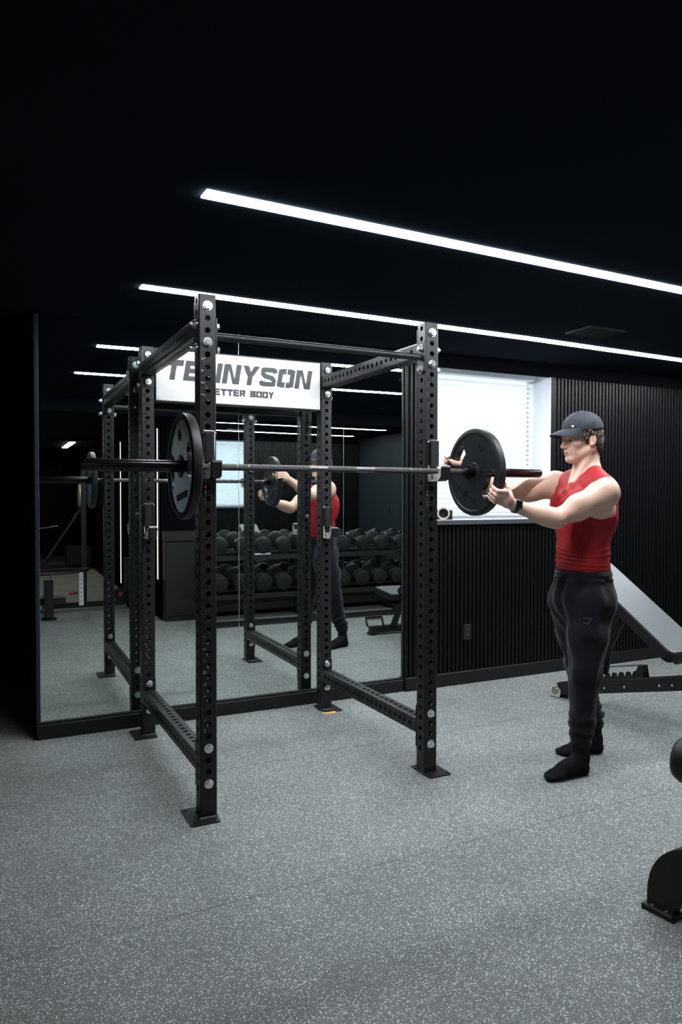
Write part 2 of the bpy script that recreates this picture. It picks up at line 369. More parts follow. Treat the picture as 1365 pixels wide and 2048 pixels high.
# venetian blind
BX0, BX1 = WX0+.02, 3.16
root = thing('venetian_blind', 'white venetian blind lowered in the bright window recess', 'blind', wall_pt(BX0, -.13, WZ0+.04), WT)
bm = NB(); box(bm, 0, BX1-BX0+.02, -.03, .03, 1.075, 1.118, .003); obj('headrail', bm, 'white_paint', root)
bm = NB()
pl = [(-.021, -.012), (-.008, -.0005), (.010, .008), (.021, .0125)]
a = [[bm.verts.new((xx, y, z)) for y, z in pl] for xx in (0, BX1-BX0)]
for i in range(3): bm.faces.new((a[0][i], a[0][i+1], a[1][i+1], a[1][i]))
sl = to_mesh(bm, 'blind_slat', 'blind', 60)
for k in range(27): link('blind_slat', sl, root, (0, 0, .03+k*.0385), (0, 0, 0))
for xx in (.25, .90):
    bm = NB(); cyl(bm, (xx, -.024, .02), (xx, -.024, 1.08), .0012, 6); obj('ladder_cord', bm, 'white_paint', root)
bm = NB(); box(bm, 0, BX1-BX0, -.02, .02, -.012, .004, .002); obj('bottom_rail', bm, 'white_paint', root)
# --- front wall mirror behind the dumbbells
for a, b, lab in ((1.30, 3.198, 'large wall mirror pane behind the dumbbell rack, nearer the corridor'), (3.202, 5.29, 'large wall mirror pane behind the dumbbell rack, nearer the grey wall')):
    root = thing('gym_mirror', lab, 'mirror', (a, -2.4, .40), 0, 'mirror panes on the front wall')
    bm = NB(); box(bm, 0, b-a, 0, .006, 0, 1.885); obj('glass_pane', bm, 'mirror', root)
    for e0 in (-.002, b-a):
        bm = NB(); box(bm, e0, e0+.002, 0, .0075, 0, 1.885); obj('polished_edge', bm, 'mirror_edge', root)
root = thing('wall_outlet', 'dark wall outlet plate on the grey side wall', 'outlet', (5.298, .2, 1.1)); bm = NB(); box(bm, -.008, 0, -.04, .04, 0, .13, .002); obj('outlet_plate', bm, 'black', root)
# outlet in the slatted wall
root = thing('wall_outlet', 'black power outlet in the dark slats below the window', 'outlet', wall_pt(2.42, .034, .33), WT)
bm = NB(); box(bm, -.037, .037, -.004, .006, 0, .118, .002); obj('outlet_plate', bm, 'black', root)
for dz in (.024, .068):
    bm = NB()
    for dx in (-.009, .006): box(bm, dx, dx+.003, -.0055, -.003, dz+.012, dz+.024)
    cyl(bm, (0, -.0055, dz+.004), (0, -.003, dz+.004), .003, 8); obj('socket', bm, 'steel', root)
# --- ceiling lamps
def strip_lamp(x0, y0, x1, y1, lab):
    d = Vector((x1-x0, y1-y0, 0)); L = d.length; ang = math.atan2(d.y, d.x)
    root = thing('linear_lamp', lab, 'lamp', (x0, y0, ZC-.006), ang, 'linear lamps on the ceiling')
    bm = NB(); box(bm, -.002, L+.002, -.039, .039, .0045, .0075, .0005); obj('housing', bm, 'black', root)
    bm = NB(); box(bm, .001, L-.001, -.0365, .0365, 0, .0062, .0015); obj('diffuser', bm, 'lamp', root)
strip_lamp(-.187, -.6375, 4.85, -.49, 'long white linear lamp nearest the camera, upper of the two ceiling lines')
strip_lamp(-.155, .613, 2.396, .672, 'white linear lamp above the rack, left section of the rear line')
strip_lamp(2.406, .672, 4.9, .79, 'white linear lamp right of the joint, right section of the rear line')
# ceiling vent
root = thing('ceiling_vent', 'flat dark ceiling vent grille near the rear lamp line', 'vent', (2.50, .22, ZC-.012))
bm = NB(); box(bm, 0, .30, 0, .012, 0, .012); box(bm, 0, .30, .208, .22, 0, .012); box(bm, 0, .012, .012, .208, 0, .012); box(bm, .288, .30, .012, .208, 0, .012); obj('frame', bm, 'black', root)
bm = NB(); box(bm, .012, .288, -.008, .008, .002, .005); vs = to_mesh(bm, 'louver', 'black')
for k in range(9): link('louver', vs, root, (0, .024+k*.0215, 0), (R(0), 0, 0))
# corridor lamps (seen only in the mirror)
def corridor_lamp(x, y, L, lab):
    root = thing('corridor_lamp', lab, 'lamp', (x, y, 2.30), 0, 'lamps along the corridor ceiling')
    bm = NB(); box(bm, -.05, .05, 0, L, .014, .06, .003); obj('housing', bm, 'black', root)
    bm = NB(); box(bm, -.048, .048, .002, L-.002, 0, .014, .003); obj('diffuser', bm, 'lamp_far', root)
corridor_lamp(.35, -8.4, 1.5, 'white tube lamp at the far end of corridor ceiling')
corridor_lamp(-1.2, -6.2, 1.5, 'white tube lamp midway along the corridor ceiling')
# ================================================================ the power rack
A = .0381; RW, RD, RH = 1.161, 1.240, 2.290; HP = .0522; HZ0 = .151; HR = .0127
def box_tube(L, hz_front, hz_side, labels=None, th=.0045, hr=HR):
    """hollow square tube standing on z=0, holes in all four walls, cut-through numbers on front and back"""
    bm = NB(); r = .006
    def wall(holes, labels):
        """one tube wall, cell by cell along its length (each cell = a hole and the number above it)"""
        w = NB(); hs = sorted(holes); cuts = [0]+[z-.0155 for z in hs[1:]]+[L]; lab = {}
        for n, z in labels or []:
            k = max(i for i, h in enumerate(hs) if h < z); lab[k] = (n, z)
        for k, z in enumerate(hs):
            ps = [[(-A+r, cuts[k]), (A-r, cuts[k]), (A-r, cuts[k+1]), (-A+r, cuts[k+1])], circle(0, z, hr)]
            pa = lambda q: abs(sum(q[i-1][0]*q[i][1]-q[i][0]*q[i-1][1] for i in range(len(q))))/2
            best = None
            for tr in range(8):                          # nudge the number until the sheet tessellates cleanly
                qs = list(ps)
                if k in lab: n, zl = lab[k]; qs += digits(str(n), (-.0295 if n > 9 else -.0215)+.00023*tr, zl-.008+.00017*tr, .0165*(1-.006*tr))
                want = pa(qs[0])-sum(pa(q) for q in qs[1:]); m_ = fill2d(qs, th)
                err = abs(sum(f.area for f in m_.polygons if abs(f.normal.z) > .9)/2-want)/want
                if best is None or err < best[0]:
                    if best: bpy.data.meshes.remove(best[1])
                    best = (err, m_)
                else: bpy.data.meshes.remove(m_)
                if best[0] < .012: break
            m_ = best[1]
            add_mesh(w, m_, Matrix()); bpy.data.meshes.remove(m_)
        me_ = bpy.data.meshes.new('w'); w.to_mesh(me_); w.free(); return me_
    mf = wall(hz_front, labels); ms = wall(hz_side, None)
    o = A-th/2
    for ang, me in ((0, mf), (180, mf), (90, ms), (270, ms)):
        add_mesh(bm, me, Matrix.Rotation(R(ang), 4, 'Z') @ face_mtx((0, -o, 0), (1, 0, 0), (0, 0, 1)))
    for q in range(4):                                   # rounded corners
        pts = arc(A-r, A-r, r, r, 0, 90, 3); m = Matrix.Rotation(R(90*q), 4, 'Z'); prev = None
        for x, y in pts:
            a, b = bm.verts.new(m @ Vector((x, y, 0))), bm.verts.new(m @ Vector((x, y, L)))
            if prev: bm.faces.new((prev[0], a, b, prev[1]))
            prev = (a, b)
        pts = arc(A-r, A-r, r-th, r-th, 0, 90, 2); prev = None
    bpy.data.meshes.remove(mf); bpy.data.meshes.remove(ms)
    me = bpy.data.meshes.new('tube'); bm.to_mesh(me); bm.free()
    return finish(me, 'powder', 0)
rack = thing('power_rack', 'black four-post power rack with numbered uprights and bolted crossbeams', 'rack', (0, 0, 0))
HZ = [HZ0+HP*k for k in range(41)]
up_me = box_tube(RH, HZ, [z-HP/2 for z in HZ]+[HZ[-1]+HP/2], [(n, HZ0+HP*(n+3)+.0262) for n in range(1, 33)])
up_me.name = 'upright'
bm = NB(); prism(bm, rrect(-A+.004, A-.004, -A+.004, A-.004, .004), RH-.004, RH); cap_me = to_mesh(bm, 'end_cap', 'powder')
POSTS = [(0, 0, -1), (RW, 0, 1), (0, RD, -1), (RW, RD, 1)]
fp = [fill2d([rrect(-.093, .0385, -.094, .094, .010)]+[circle(cx, cy, .006, 10) for cx in (-.075,) for cy in (-.07, .07)]+[circle(.02, cy, .006, 10) for cy in (-.07, .07)], .006)]
for px, py, sd in POSTS:
    u = link('upright', up_me, rack, (px, py, .004)); link('end_cap', cap_me, u)
    bm = NB(); add_mesh(bm, fp[0], Matrix.Translation((0, 0, .003)) @ Matrix.Rotation(0 if sd < 0 else math.pi, 4, 'Z'))
    # weld bead round the post
    for q in range(4):
        m = Matrix.Rotation(R(90*q), 4, 'Z'); prism(bm, [(A, .006), (A+.005, .006), (A, .011)], -A-.003, A+.003, m @ Matrix.Rotation(R(90), 4, 'X'))
    obj('foot_plate', bm, 'powder', rack, (px, py, 0))
# bolts
def bolt_mesh(reach):
    bm = NB()
    lathe(bm, [(0, 0), (.0210, 0), (.0210, .003), (.0150, .0032), (.0, .0032)], 24)
    hexp = [(.0165*math.cos(R(60*k)), .0165*math.sin(R(60*k))) for k in range(6)]
    prism(bm, hexp, .003, .0155); lathe(bm, [(0, .0155), (.0135, .0155), (.0125, .0175), (0, .0175)], 18)
    # far end: washer, flange nut, thread stub
    z = -reach
    lathe(bm, [(0, z), (.0205, z), (.0205, z-.003), (.018, z-.006), (.0, z-.006)], 24)
    prism(bm, [(.0155*math.cos(R(60*k+10)), .0155*math.sin(R(60*k+10))) for k in range(6)], z-.018, z-.005)
    lathe(bm, [(0, z-.018), (.0085, z-.018), (.0085, z-.028), (.007, z-.030), (0, z-.030)], 14)
    cyl(bm, (0, 0, .001), (0, 0, z), .0085, 10)
    return to_mesh(bm, 'bolt', 'zinc', 30)
bolt_a = bolt_mesh(2*A+.012); bolt_b = bolt_mesh(2*A+.009)
# side crossbeams with end flanges
LB = RD-2*A-.012
nh = int((LB-.05)/HP); hz = [LB/2+HP*(k-(nh-1)/2) for k in range(nh)]
beam_me = box_tube(LB, hz, hz); beam_me.name = 'crossbeam'
bm = NB(); add_mesh(bm, fill2d([rrect(-A, A, -.108, .108, .006)]+[circle(0, s*1.5*HP, .009, 12) for s in (-1, 1)], .006), Matrix())
fl_me = to_mesh(bm, 'flange', 'powder')
for px in (0, RW):
    for zb in (HZ[0]+1.5*HP+.004, HZ[40]-1.5*HP+.004):
        b = link('crossbeam', beam_me, rack, (px, A+.006, zb), (R(-90), 0, 0))
        for yy in (A+.003, RD-A-.003): link('flange', fl_me, b, (0, 0, yy-A-.006), (0, 0, R(0)))
        for k in (-1, 1):
            z = zb+k*1.5*HP
            link('bolt', bolt_a, rack, (px, -A, z), (R(90), 0, 0))                     # front posts, head to the camera
            link('bolt', bolt_a, rack, (px, RD+A, z), (R(-90), 0, 0))                  # rear posts, nut to the camera
# fix flange orientation: local frame of the beam has y along -z world
for o in [o for o in COL.objects if o.name.startswith('flange')]: o.rotation_euler = (0, 0, 0)
# pull-up bar between the front posts
bm = NB(); cyl(bm, (A+.004, 0, 0), (RW-A-.004, 0, 0), .0166, 24)
pb = obj('pull_up_bar', bm, 'powder', rack, (0, -.004, 2.122), smooth=40)
for s, px in ((1, A), (-1, RW-A)):
    bm = NB(); add_mesh(bm, fill2d([rrect(-.032, .032, -.078, .078, .008)], .006), face_mtx((px+s*.003, 0, 0), (0, 1, 0), (0, 0, 1))); obj('flange', bm, 'powder', pb)
    for k in (-1, 1): link('bolt', bolt_b, rack, (px+s*.006, -.004, 2.114+k*HP), (0, R(90)*s, 0))
# numbered sign panel between the rear posts
SX0, SX1, SZ0, SZ1 = .050, 1.113, 1.985, 2.285
sg = link('sign_panel', None, rack, (0, RD-A, 0)); sg['label'] = 'white metal sign panel reading TENNYSON BETTER BODY'
bm = NB(); box(bm, SX0, SX1, -.001, .0015, SZ0, SZ1, .0006); obj('face_sheet', bm, 'sign_face', sg)
bm = NB(); box(bm, SX0-.006, SX1+.006, .0016, .06, SZ0-.009, SZ1+.009, .003); obj('back_box', bm, 'powder', sg)
w0 = .088; hgt = .120; y0 = 2.110; adv = (1.050-.088)/8.0
for i, c in enumerate('TENNYSON'):
    bm = NB(); letter_mesh(bm, c, w0+i*adv, 0, adv*.90, hgt, .0016, .17, face_mtx((0, -.001, y0), (1, 0, 0), (0, 0, 1)), .29); obj('letter', bm, 'letter', sg)
w0 = .362; adv = (.790-.362)/10.6
for i, c in enumerate('BETTER BODY'):
    if c == ' ': continue
    bm = NB(); letter_mesh(bm, c, w0+(i-(.3 if i > 6 else 0))*adv, 0, adv*.90, .041, .0016, .0, face_mtx((0, -.001, 2.036), (1, 0, 0), (0, 0, 1)), .31); obj('letter', bm, 'letter', sg)
bm = NB(); lathe(bm, [(0, 0), (.0055, 0), (.0045, .003), (0, .0035)], 12); rv = to_mesh(bm, 'rivet', 'zinc', 40)
for i in range(4):
    for z in (SZ0+.016, SZ1-.016): link('rivet', rv, sg, (SX0+.016+i*(SX1-SX0-.032)/3, -.001, z), (R(90), 0, 0))
for px, s in ((-A, -1), (RW+A, 1)):
    for z in (2.20, 2.07): link('bolt', bolt_b, rack, (px, RD, z), (0, R(90)*s, 0))
# wooden shim under the right rear foot
root = thing('wood_shim', 'thin pale wooden shim wedged under the rear right rack foot', 'shim', (RW-.01, RD-.128, 0), R(-3))
bm = NB(); box(bm, -.045, .045, 0, .045, .0, .0055, .0008); obj('shim_strip', bm, 'wood', root)

# ================================================================ J-cups, barbell, plates
def jcup(px, py, z, lab):
    """z = underside of the carrying pad; stands on the front face of a post"""
    t = thing('j_cup', lab, 'j-cup', (px, py-A, z), 0, 'steel J-cups on the uprights')
    bm = NB(); box(bm, -.030, .030, -.008, -.0005, -.058, .152, .002); obj('back_plate', bm, 'black', t)
    bm = NB(); box(bm, -.019, .019, -.024, -.008, .012, .145, .004); obj('upper_pad', bm, 'uhmw', t)
    for xx in (-.0235, .0235):
        bm = NB(); tube(bm, [(xx, -.024, .018), (xx, -.024, .148), (xx*.96, -.018, .1515), (xx*.96, -.008, .1515)], .0036, 8); obj('edge_guard', bm, 'chrome', t)
    bm = NB(); tube(bm, [(-.0235, -.020, .1505), (.0235, -.020, .1505)], .0032, 8); obj('edge_guard', bm, 'chrome', t)
    side = [(-.002, -.056), (-.094, -.056), (-.116, -.036), (-.120, .008), (-.106, .010), (-.100, -.018), (-.020, -.018), (-.014, .02), (-.002, .03)]
    for xx, th in ((-.0265, .004), (.0225, .004)):
        bm = NB(); prism(bm, side, 0, th, face_mtx((xx, 0, 0), (0, 1, 0), (0, 0, 1))); sp = obj('side_plate', bm, 'satin_plate', t)
        bm = NB(); hexlogo(bm, .009, .0008, face_mtx((xx-.0004 if xx < 0 else xx+th+.0001, -.046, -.037), (0, -1 if xx < 0 else 1, 0), (0, 0, 1))); obj('logo', bm, 'black', sp)
    bm = NB(); box(bm, -.0215, .0215, -.104, -.010, -.040, -.020, .003); obj('saddle_pad', bm, 'uhmw', t)
    bm = NB(); box(bm, -.024, .024, -.132, -.110, -.050, .018, .004, Matrix.Translation((0, -.121, -.016)) @ Matrix.Rotation(R(10), 4, 'X') @ Matrix.Translation((0, .121, .016))); lip = obj('front_lip', bm, 'uhmw', t)
    bm = NB(); box(bm, -.022, .022, -.130, -.111, .0182, .0205, .001, Matrix.Translation((0, -.121, -.016)) @ Matrix.Rotation(R(10), 4, 'X') @ Matrix.Translation((0, .121, .016))); obj('lip_cap', bm, 'chrome', lip)
    for xx in (-.027, .027):
        for yy, zz in ((-.112, .002), (-.014, -.046), (-.014, .142)):
            bm = NB(); lathe(bm, [(0, 0), (.006, 0), (.0055, .003), (.003, .0052), (0, .0056)], 12, Matrix.Translation((xx, yy, zz)) @ Matrix.Rotation(R(90 if xx > 0 else -90), 4, 'Y')); obj('screw', bm, 'chrome', t, smooth=40)
    bm = NB(); cyl(bm, (0, 0, HZc), (0, .092, HZc), .0115, 16); obj('pin', bm, 'zinc', t, smooth=40)
    return t
BARZ, BARY = 1.5445, -A-.047
HZc = .083
zfront = BARZ-.0145+.020
jcup(0, 0, zfront, 'J-cup on the front left upright holding the barbell beside the left plate')
jcup(RW, 0, zfront, 'J-cup on the front right upright holding the barbell near the hands')
jcup(0, RD, 1.225, 'empty J-cup parked on the rear left upright')
jcup(RW, RD, 1.200, 'empty J-cup parked on the rear right upright')
bar = thing('barbell', 'black olympic barbell resting across the front of the rack', 'barbell', (0, BARY, BARZ))
bm = NB(); cyl(bm, (-.09, 0, 0), (1.35, 0, 0), .0142, 24); sh = obj('shaft', bm, 'bar_steel', bar, smooth=40)
mk = mat('knurl', (.085, .083, .08), .55, .9, bump=.9, bscale=900)
for x0, x1 in ((-.06, .112), (.118, .165), (.171, .46), (.55, .70), (.80, 1.0), (1.006, 1.055), (1.061, 1.30)):
    bm = NB(); cyl(bm, (x0, 0, 0), (x1, 0, 0), .0147, 24); obj('knurling', bm, 'knurl', sh, smooth=40)
for s, xin, xend in ((-1, -.088, -.529), (1, 1.352, 1.826)):
    bm = NB()
    prof = [(0, 0), (.021, 0), (.023, .006), (.023, .020), (.036, .022), (.037, .030), (.036, .036), (.0255, .0365), (.0250, abs(xend-xin)-.006), (.0235, abs(xend-xin)-.0005), (0, abs(xend-xin))]
    if s > 0: prof = [(0, -.03), (.021, -.03), (.023, -.026), (.023, -.008), (.036, -.006), (.037, 0), (.036, .006), (.0255, .0065)]+prof[8:]
    lathe(bm, prof, 32, Matrix.Translation((xin, 0, 0)) @ Matrix.Rotation(R(90*s), 4, 'Y')); slv = obj('sleeve', bm, 'sleeve', bar, smooth=30)
    bm = NB(); cyl(bm, (xend, 0, 0), (xend+s*.0012, 0, 0), .018, 20); obj('end_cap', bm, 'black', slv)
def weight_plate(x, lab, rot, textup=1):
    """45 cm rubber plate, axis along x, centred on the bar; rot turns it on the sleeve"""
    th = .042; t = thing('weight_plate', lab, 'weight plate', (x, BARY, BARZ-.0), 0, 'rubber weight plates on the barbell')
    t.rotation_euler = (rot, 0, 0)
    holes = [circle(0, 0, .0262, 32)]
    for k in (0, 1):
        p = []
        for an in np.linspace(-30, 30, 9): p.append((.172*math.cos(R(an)), .172*math.sin(R(an))))
        for an in np.linspace(30, -30, 7): p.append((.118*math.cos(R(an))-.004*math.cos(R(an*3)), .118*math.sin(R(an))*.92))
        holes.append([(-a, b) if k else (a, b) for a, b in p])
    bm = NB(); add_mesh(bm, fill2d([circle(0, 0, .197, 72)]+holes, th-.012), face_mtx((0, 0, 0), (0, 1, 0), (0, 0, 1)))
    obj('disc', bm, 'rubber_face', t)
    bm = NB(); h = th/2
    lathe(bm, [(.196, -h+.004), (.2005, -h), (.216, -h), (.2225, -h+.004), (.2245, -h+.011), (.2245, h-.011), (.2225, h-.004), (.216, h), (.2005, h), (.196, h-.004), (.196, -h+.004)], 96, Matrix.Rotation(R(90), 4, 'Y')); obj('rim', bm, 'rubber', t, smooth=35)
    for s in (-1, 1):
        m = face_mtx((s*(h-.006), 0, 0), (0, 1 if s > 0 else -1, 0), (0, 0, 1))
        bm = NB(); lathe(bm, [(.0262, -.001), (.0262, .004), (.046, .004), (.049, .001), (.049, -.001)], 32, m); obj('hub_ring', bm, 'rubber', t, smooth=35)
        bm = NB(); hexlogo(bm, .024, .0022, m @ Matrix.Translation((0, .135*textup, 0)) @ Matrix.Rotation(0 if textup > 0 else math.pi, 4, 'Z')); obj('logo', bm, 'rubber', t)
        for i, c in enumerate('TENNYSON'):
            bm = NB(); letter_mesh(bm, c, -.084+i*.0212, -.140, .018, .028, .0024, .08, m @ Matrix.Rotation(0 if textup > 0 else math.pi, 4, 'Z'), .24); obj('letter', bm, 'rubber', t)
    return t
weight_plate(-.117, 'round black rubber plate loaded on the left end of barbell', R(-8))
plateR = weight_plate(1.400, 'round black rubber plate held by the man on the right sleeve', R(28))
plateR.location.z = BARZ-.001
# ================================================================ the man (implicit surfaces -> one skin)
class Field:
    def __init__(s, lo, hi, h):
        s.lo = np.array(lo, float); s.h = h; s.n = np.ceil((np.array(hi)-s.lo)/h).astype(int)+1
        s.d = np.full(tuple(s.n), .2, np.float32)
    def sl(s, lo, hi):
        a = np.clip(np.floor((np.asarray(lo)-s.lo)/s.h).astype(int), 0, s.n); b = np.clip(np.ceil((np.asarray(hi)-s.lo)/s.h).astype(int)+1, 0, s.n)
        ix = tuple(slice(p, q) for p, q in zip(a, b))
        g = [(s.lo[i]+s.h*np.arange(a[i], b[i])).astype(np.float32) for i in range(3)]
        return ix, g[0][:, None, None], g[1][None, :, None], g[2][None, None, :]
    def put(s, ix, e, k, op='u'):
        if e.size == 0: return
        d = s.d[ix]; e = np.broadcast_to(e, d.shape)
        if op == 'u':
            if k > 0:
                t = np.clip(.5+.5*(d-e)/k, 0, 1); s.d[ix] = d*(1-t)+e*t-k*t*(1-t)
            else: s.d[ix] = np.minimum(d, e)
        else:
            if k > 0:
                t = np.clip(.5-.5*(d+e)/k, 0, 1); s.d[ix] = d*(1-t)-e*t+k*t*(1-t)
            else: s.d[ix] = np.maximum(d, -e)
    def cone(s, a, b, ra, rb, k=.02, op='u'):
        a = np.array(a, float); b = np.array(b, float); m = max(ra, rb)+.035+k
        ix, X, Y, Z = s.sl(np.minimum(a, b)-m, np.maximum(a, b)+m)
        ba = b-a; L2 = float(ba@ba)+1e-12
        t = np.clip(((X-a[0])*ba[0]+(Y-a[1])*ba[1]+(Z-a[2])*ba[2])/L2, 0, 1)
        e = np.sqrt((X-a[0]-t*ba[0])**2+(Y-a[1]-t*ba[1])**2+(Z-a[2]-t*ba[2])**2)-(ra+(rb-ra)*t)
        s.put(ix, e, k, op)
    def chain(s, pts, rs, k=.01, op='u'):
        for i in range(len(pts)-1): s.cone(pts[i], pts[i+1], rs[i], rs[i+1], k, op)
    def ell(s, c, r, axes=None, k=.02, op='u'):
        c = np.array(c, float); r = np.array(r, float); m = r.max()+.035+k
        ix, X, Y, Z = s.sl(c-m, c+m)
        Q = np.eye(3) if axes is None else np.array(axes, float)
        p = [(X-c[0])*Q[i][0]+(Y-c[1])*Q[i][1]+(Z-c[2])*Q[i][2] for i in range(3)]
        k0 = np.sqrt(sum((p[i]/r[i])**2 for i in range(3))); k1 = np.sqrt(sum((p[i]/r[i]**2)**2 for i in range(3)))+1e-9
        s.put(ix, k0*(k0-1)/k1, k, op)
    def half(s, c, n, k=.0):
        """keep the side the normal points away from"""
        n = np.array(n, float); n /= np.linalg.norm(n)
        ix, X, Y, Z = s.sl(s.lo, s.lo+s.h*s.n)
        e = (X-c[0])*n[0]+(Y-c[1])*n[1]+(Z-c[2])*n[2]
        d = s.d
        s.d = np.maximum(d, e).astype(np.float32) if k == 0 else d*(1-(t := np.clip(.5-.5*(d-e)/k, 0, 1)))+e*t+k*t*(1-t)
    def add(s, fn):
        ix, X, Y, Z = s.sl(s.lo, s.lo+s.h*s.n); s.d = (s.d+fn(X, Y, Z)).astype(np.float32)
    def mesh(s, name, origin=(0, 0, 0)):
        d = s.d; ins = d < 0
        c = np.zeros(tuple(np.array(d.shape)-1), np.int8)
        for i in (0, 1):
            for j in (0, 1):
                for k in (0, 1): c += ins[i:d.shape[0]-1+i, j:d.shape[1]-1+j, k:d.shape[2]-1+k]
        act = (c > 0) & (c < 8); I = np.argwhere(act); idx = np.full(act.shape, -1, np.int32); idx[act] = np.arange(len(I))
        acc = np.zeros((len(I), 3)); cnt = np.zeros(len(I))
        cor = [(i, j, k) for i in (0, 1) for j in (0, 1) for k in (0, 1)]
        for a in cor:
            for ax in range(3):
                if a[ax]: continue
                b = list(a); b[ax] = 1
                da = d[I[:, 0]+a[0], I[:, 1]+a[1], I[:, 2]+a[2]]; db = d[I[:, 0]+b[0], I[:, 1]+b[1], I[:, 2]+b[2]]
                w = (da < 0) != (db < 0); t = np.where(w, da/np.where(w, da-db, 1), 0)
                P = np.tile(np.array(a, float), (len(I), 1)); P[:, ax] = t
                acc += np.where(w[:, None], P, 0); cnt += w
        V = (I+acc/cnt[:, None])*s.h+s.lo-np.array(origin)
        Q = []
        for ax in range(3):
            A0 = [slice(1, n-1) for n in d.shape]; A0[ax] = slice(0, d.shape[ax]-1); B0 = list(A0); B0[ax] = slice(1, d.shape[ax])
            s0 = ins[tuple(A0)]; s1 = ins[tuple(B0)]; cr = np.argwhere(s0 != s1); off = np.array([1, 1, 1]); off[ax] = 0; cr = cr+off
            fl = ins[cr[:, 0], cr[:, 1], cr[:, 2]]
            u, v = [(1, 2), (2, 0), (0, 1)][ax]; e = np.eye(3, dtype=int)
            q = [idx[tuple((cr-e[u]*p-e[v]*r).T)] for p, r in ((0, 0), (1, 0), (1, 1), (0, 1))]
            q = np.stack(q, 1); q[~fl] = q[~fl][:, ::-1]; Q.append(q)
        Q = np.concatenate(Q); Q = Q[(Q >= 0).all(1)]
        me = bpy.data.meshes.new(name); me.vertices.add(len(V)); me.vertices.foreach_set('co', V.ravel())
        me.loops.add(len(Q)*4); me.loops.foreach_set('vertex_index', Q.ravel().astype(np.int32)); me.polygons.add(len(Q)); me.polygons.foreach_set('loop_start', np.arange(0, len(Q)*4, 4, dtype=np.int32))
        me.update(calc_edges=True); me.validate(); me.polygons.foreach_set('use_smooth', [True]*len(me.polygons))
        return me, V, Q
PX, PY = 1.955, -.275; FW = np.array([-.985, .17, 0]); LF = np.array([-.17, -.985, 0]); UP = np.array([0, 0, 1.])
def Bp(f, l, z): return np.array([PX, PY, 0])+FW*f+LF*l+UP*z
BAX = [FW, LF, UP]
# head frame: tipped forward a little
HF0 = np.array([-.972, .235, 0]); HL = np.array([-.235, -.972, 0]); tp = R(4)
HF = HF0*math.cos(tp)-UP*math.sin(tp); HU = UP*math.cos(tp)+HF0*math.sin(tp); HO = np.array([1.945, -.268, 1.716])
def Hp(f, l, z): return HO+HF*f+HL*l+HU*z
HAX = [HF, HL, HU]
SL, SR = np.array([1.938, -.452, 1.440]), np.array([1.950, -.088, 1.482])
EL, ER = np.array([1.678, -.372, 1.306]), np.array([1.690, .055, 1.432])
WL, WR = np.array([1.468, -.302, 1.374]), np.array([1.490, .098, 1.560])
def torso(F, o=0.):
    F.ell(Bp(-.005, 0, 1.345), (.122+o, .172+o, .165+o), BAX, .03)
    F.ell(Bp(.0, 0, 1.20), (.115+o, .155+o, .17+o), BAX, .05)
    F.ell(Bp(.0, 0, 1.06), (.118+o, .152+o, .13+o), BAX, .05)
    F.ell(Bp(-.01, 0, .96), (.128+o, .165+o, .10+o), BAX, .04)
    for s in (-1, 1):
        F.ell(Bp(.068, s*.080, 1.380), (.046+o, .085+o, .064+o), BAX, .045)
        F.ell(Bp(-.055, s*.105, 1.33), (.060+o, .062+o, .115+o), BAX, .04)
        r_up = .016 if s < 0 else 0
        F.cone(Bp(-.035, s*.015, 1.545), Bp(-.01+r_up, s*.155, 1.475+r_up), .048+o, .050+o, .04)
        F.cone(Bp(.01, s*.05, 1.475), Bp(.0+r_up, s*.15, 1.455+r_up), .050+o, .055+o, .04)
B = Field((1.31, -.57, .93), (2.16, .21, 1.87), .0036)
torso(B)
for S, E, W_ in ((SL, EL, WL), (SR, ER, WR)):
    ua = E-S; fa = W_-E
    B.ell(S+ua*.02, (.071, .069, .078), None, .022)                              # deltoid
    B.cone(S+ua*.08, S+ua*.40, .067, .060, .03)
    B.cone(S+ua*.25, S+ua*.96, .055, .047, .02)
    up = np.cross(ua, np.cross(UP, ua)); up /= np.linalg.norm(up)
    B.ell(S+ua*.55+up*.020, (.070, .050, .050), [ua/np.linalg.norm(ua), np.cross(up, ua)/np.linalg.norm(ua), up], .015)   # biceps
    B.ell(S+ua*.52-up*.026, (.095, .046, .044), [ua/np.linalg.norm(ua), np.cross(up, ua)/np.linalg.norm(ua), up], .015)   # triceps
    B.cone(E, E+fa*.98, .046, .031, .02)
    uf = np.cross(fa, np.cross(UP, fa)); uf /= np.linalg.norm(uf)
    B.ell(E+fa*.24, (.100, .053, .051), [fa/np.linalg.norm(fa), np.cross(uf, fa)/np.linalg.norm(fa), uf], .02)
# neck
B.cone(Hp(-.030, 0, -.05), np.array([1.985, -.274, 1.47]), .060, .074, .03)
for s in (-1, 1): B.cone(Hp(-.035, s*.052, -.045), Bp(.062, s*.018, 1.495), .016, .013, .02)
B.ell(Hp(.028, 0, -.118), (.018, .014, .018), HAX, .02)
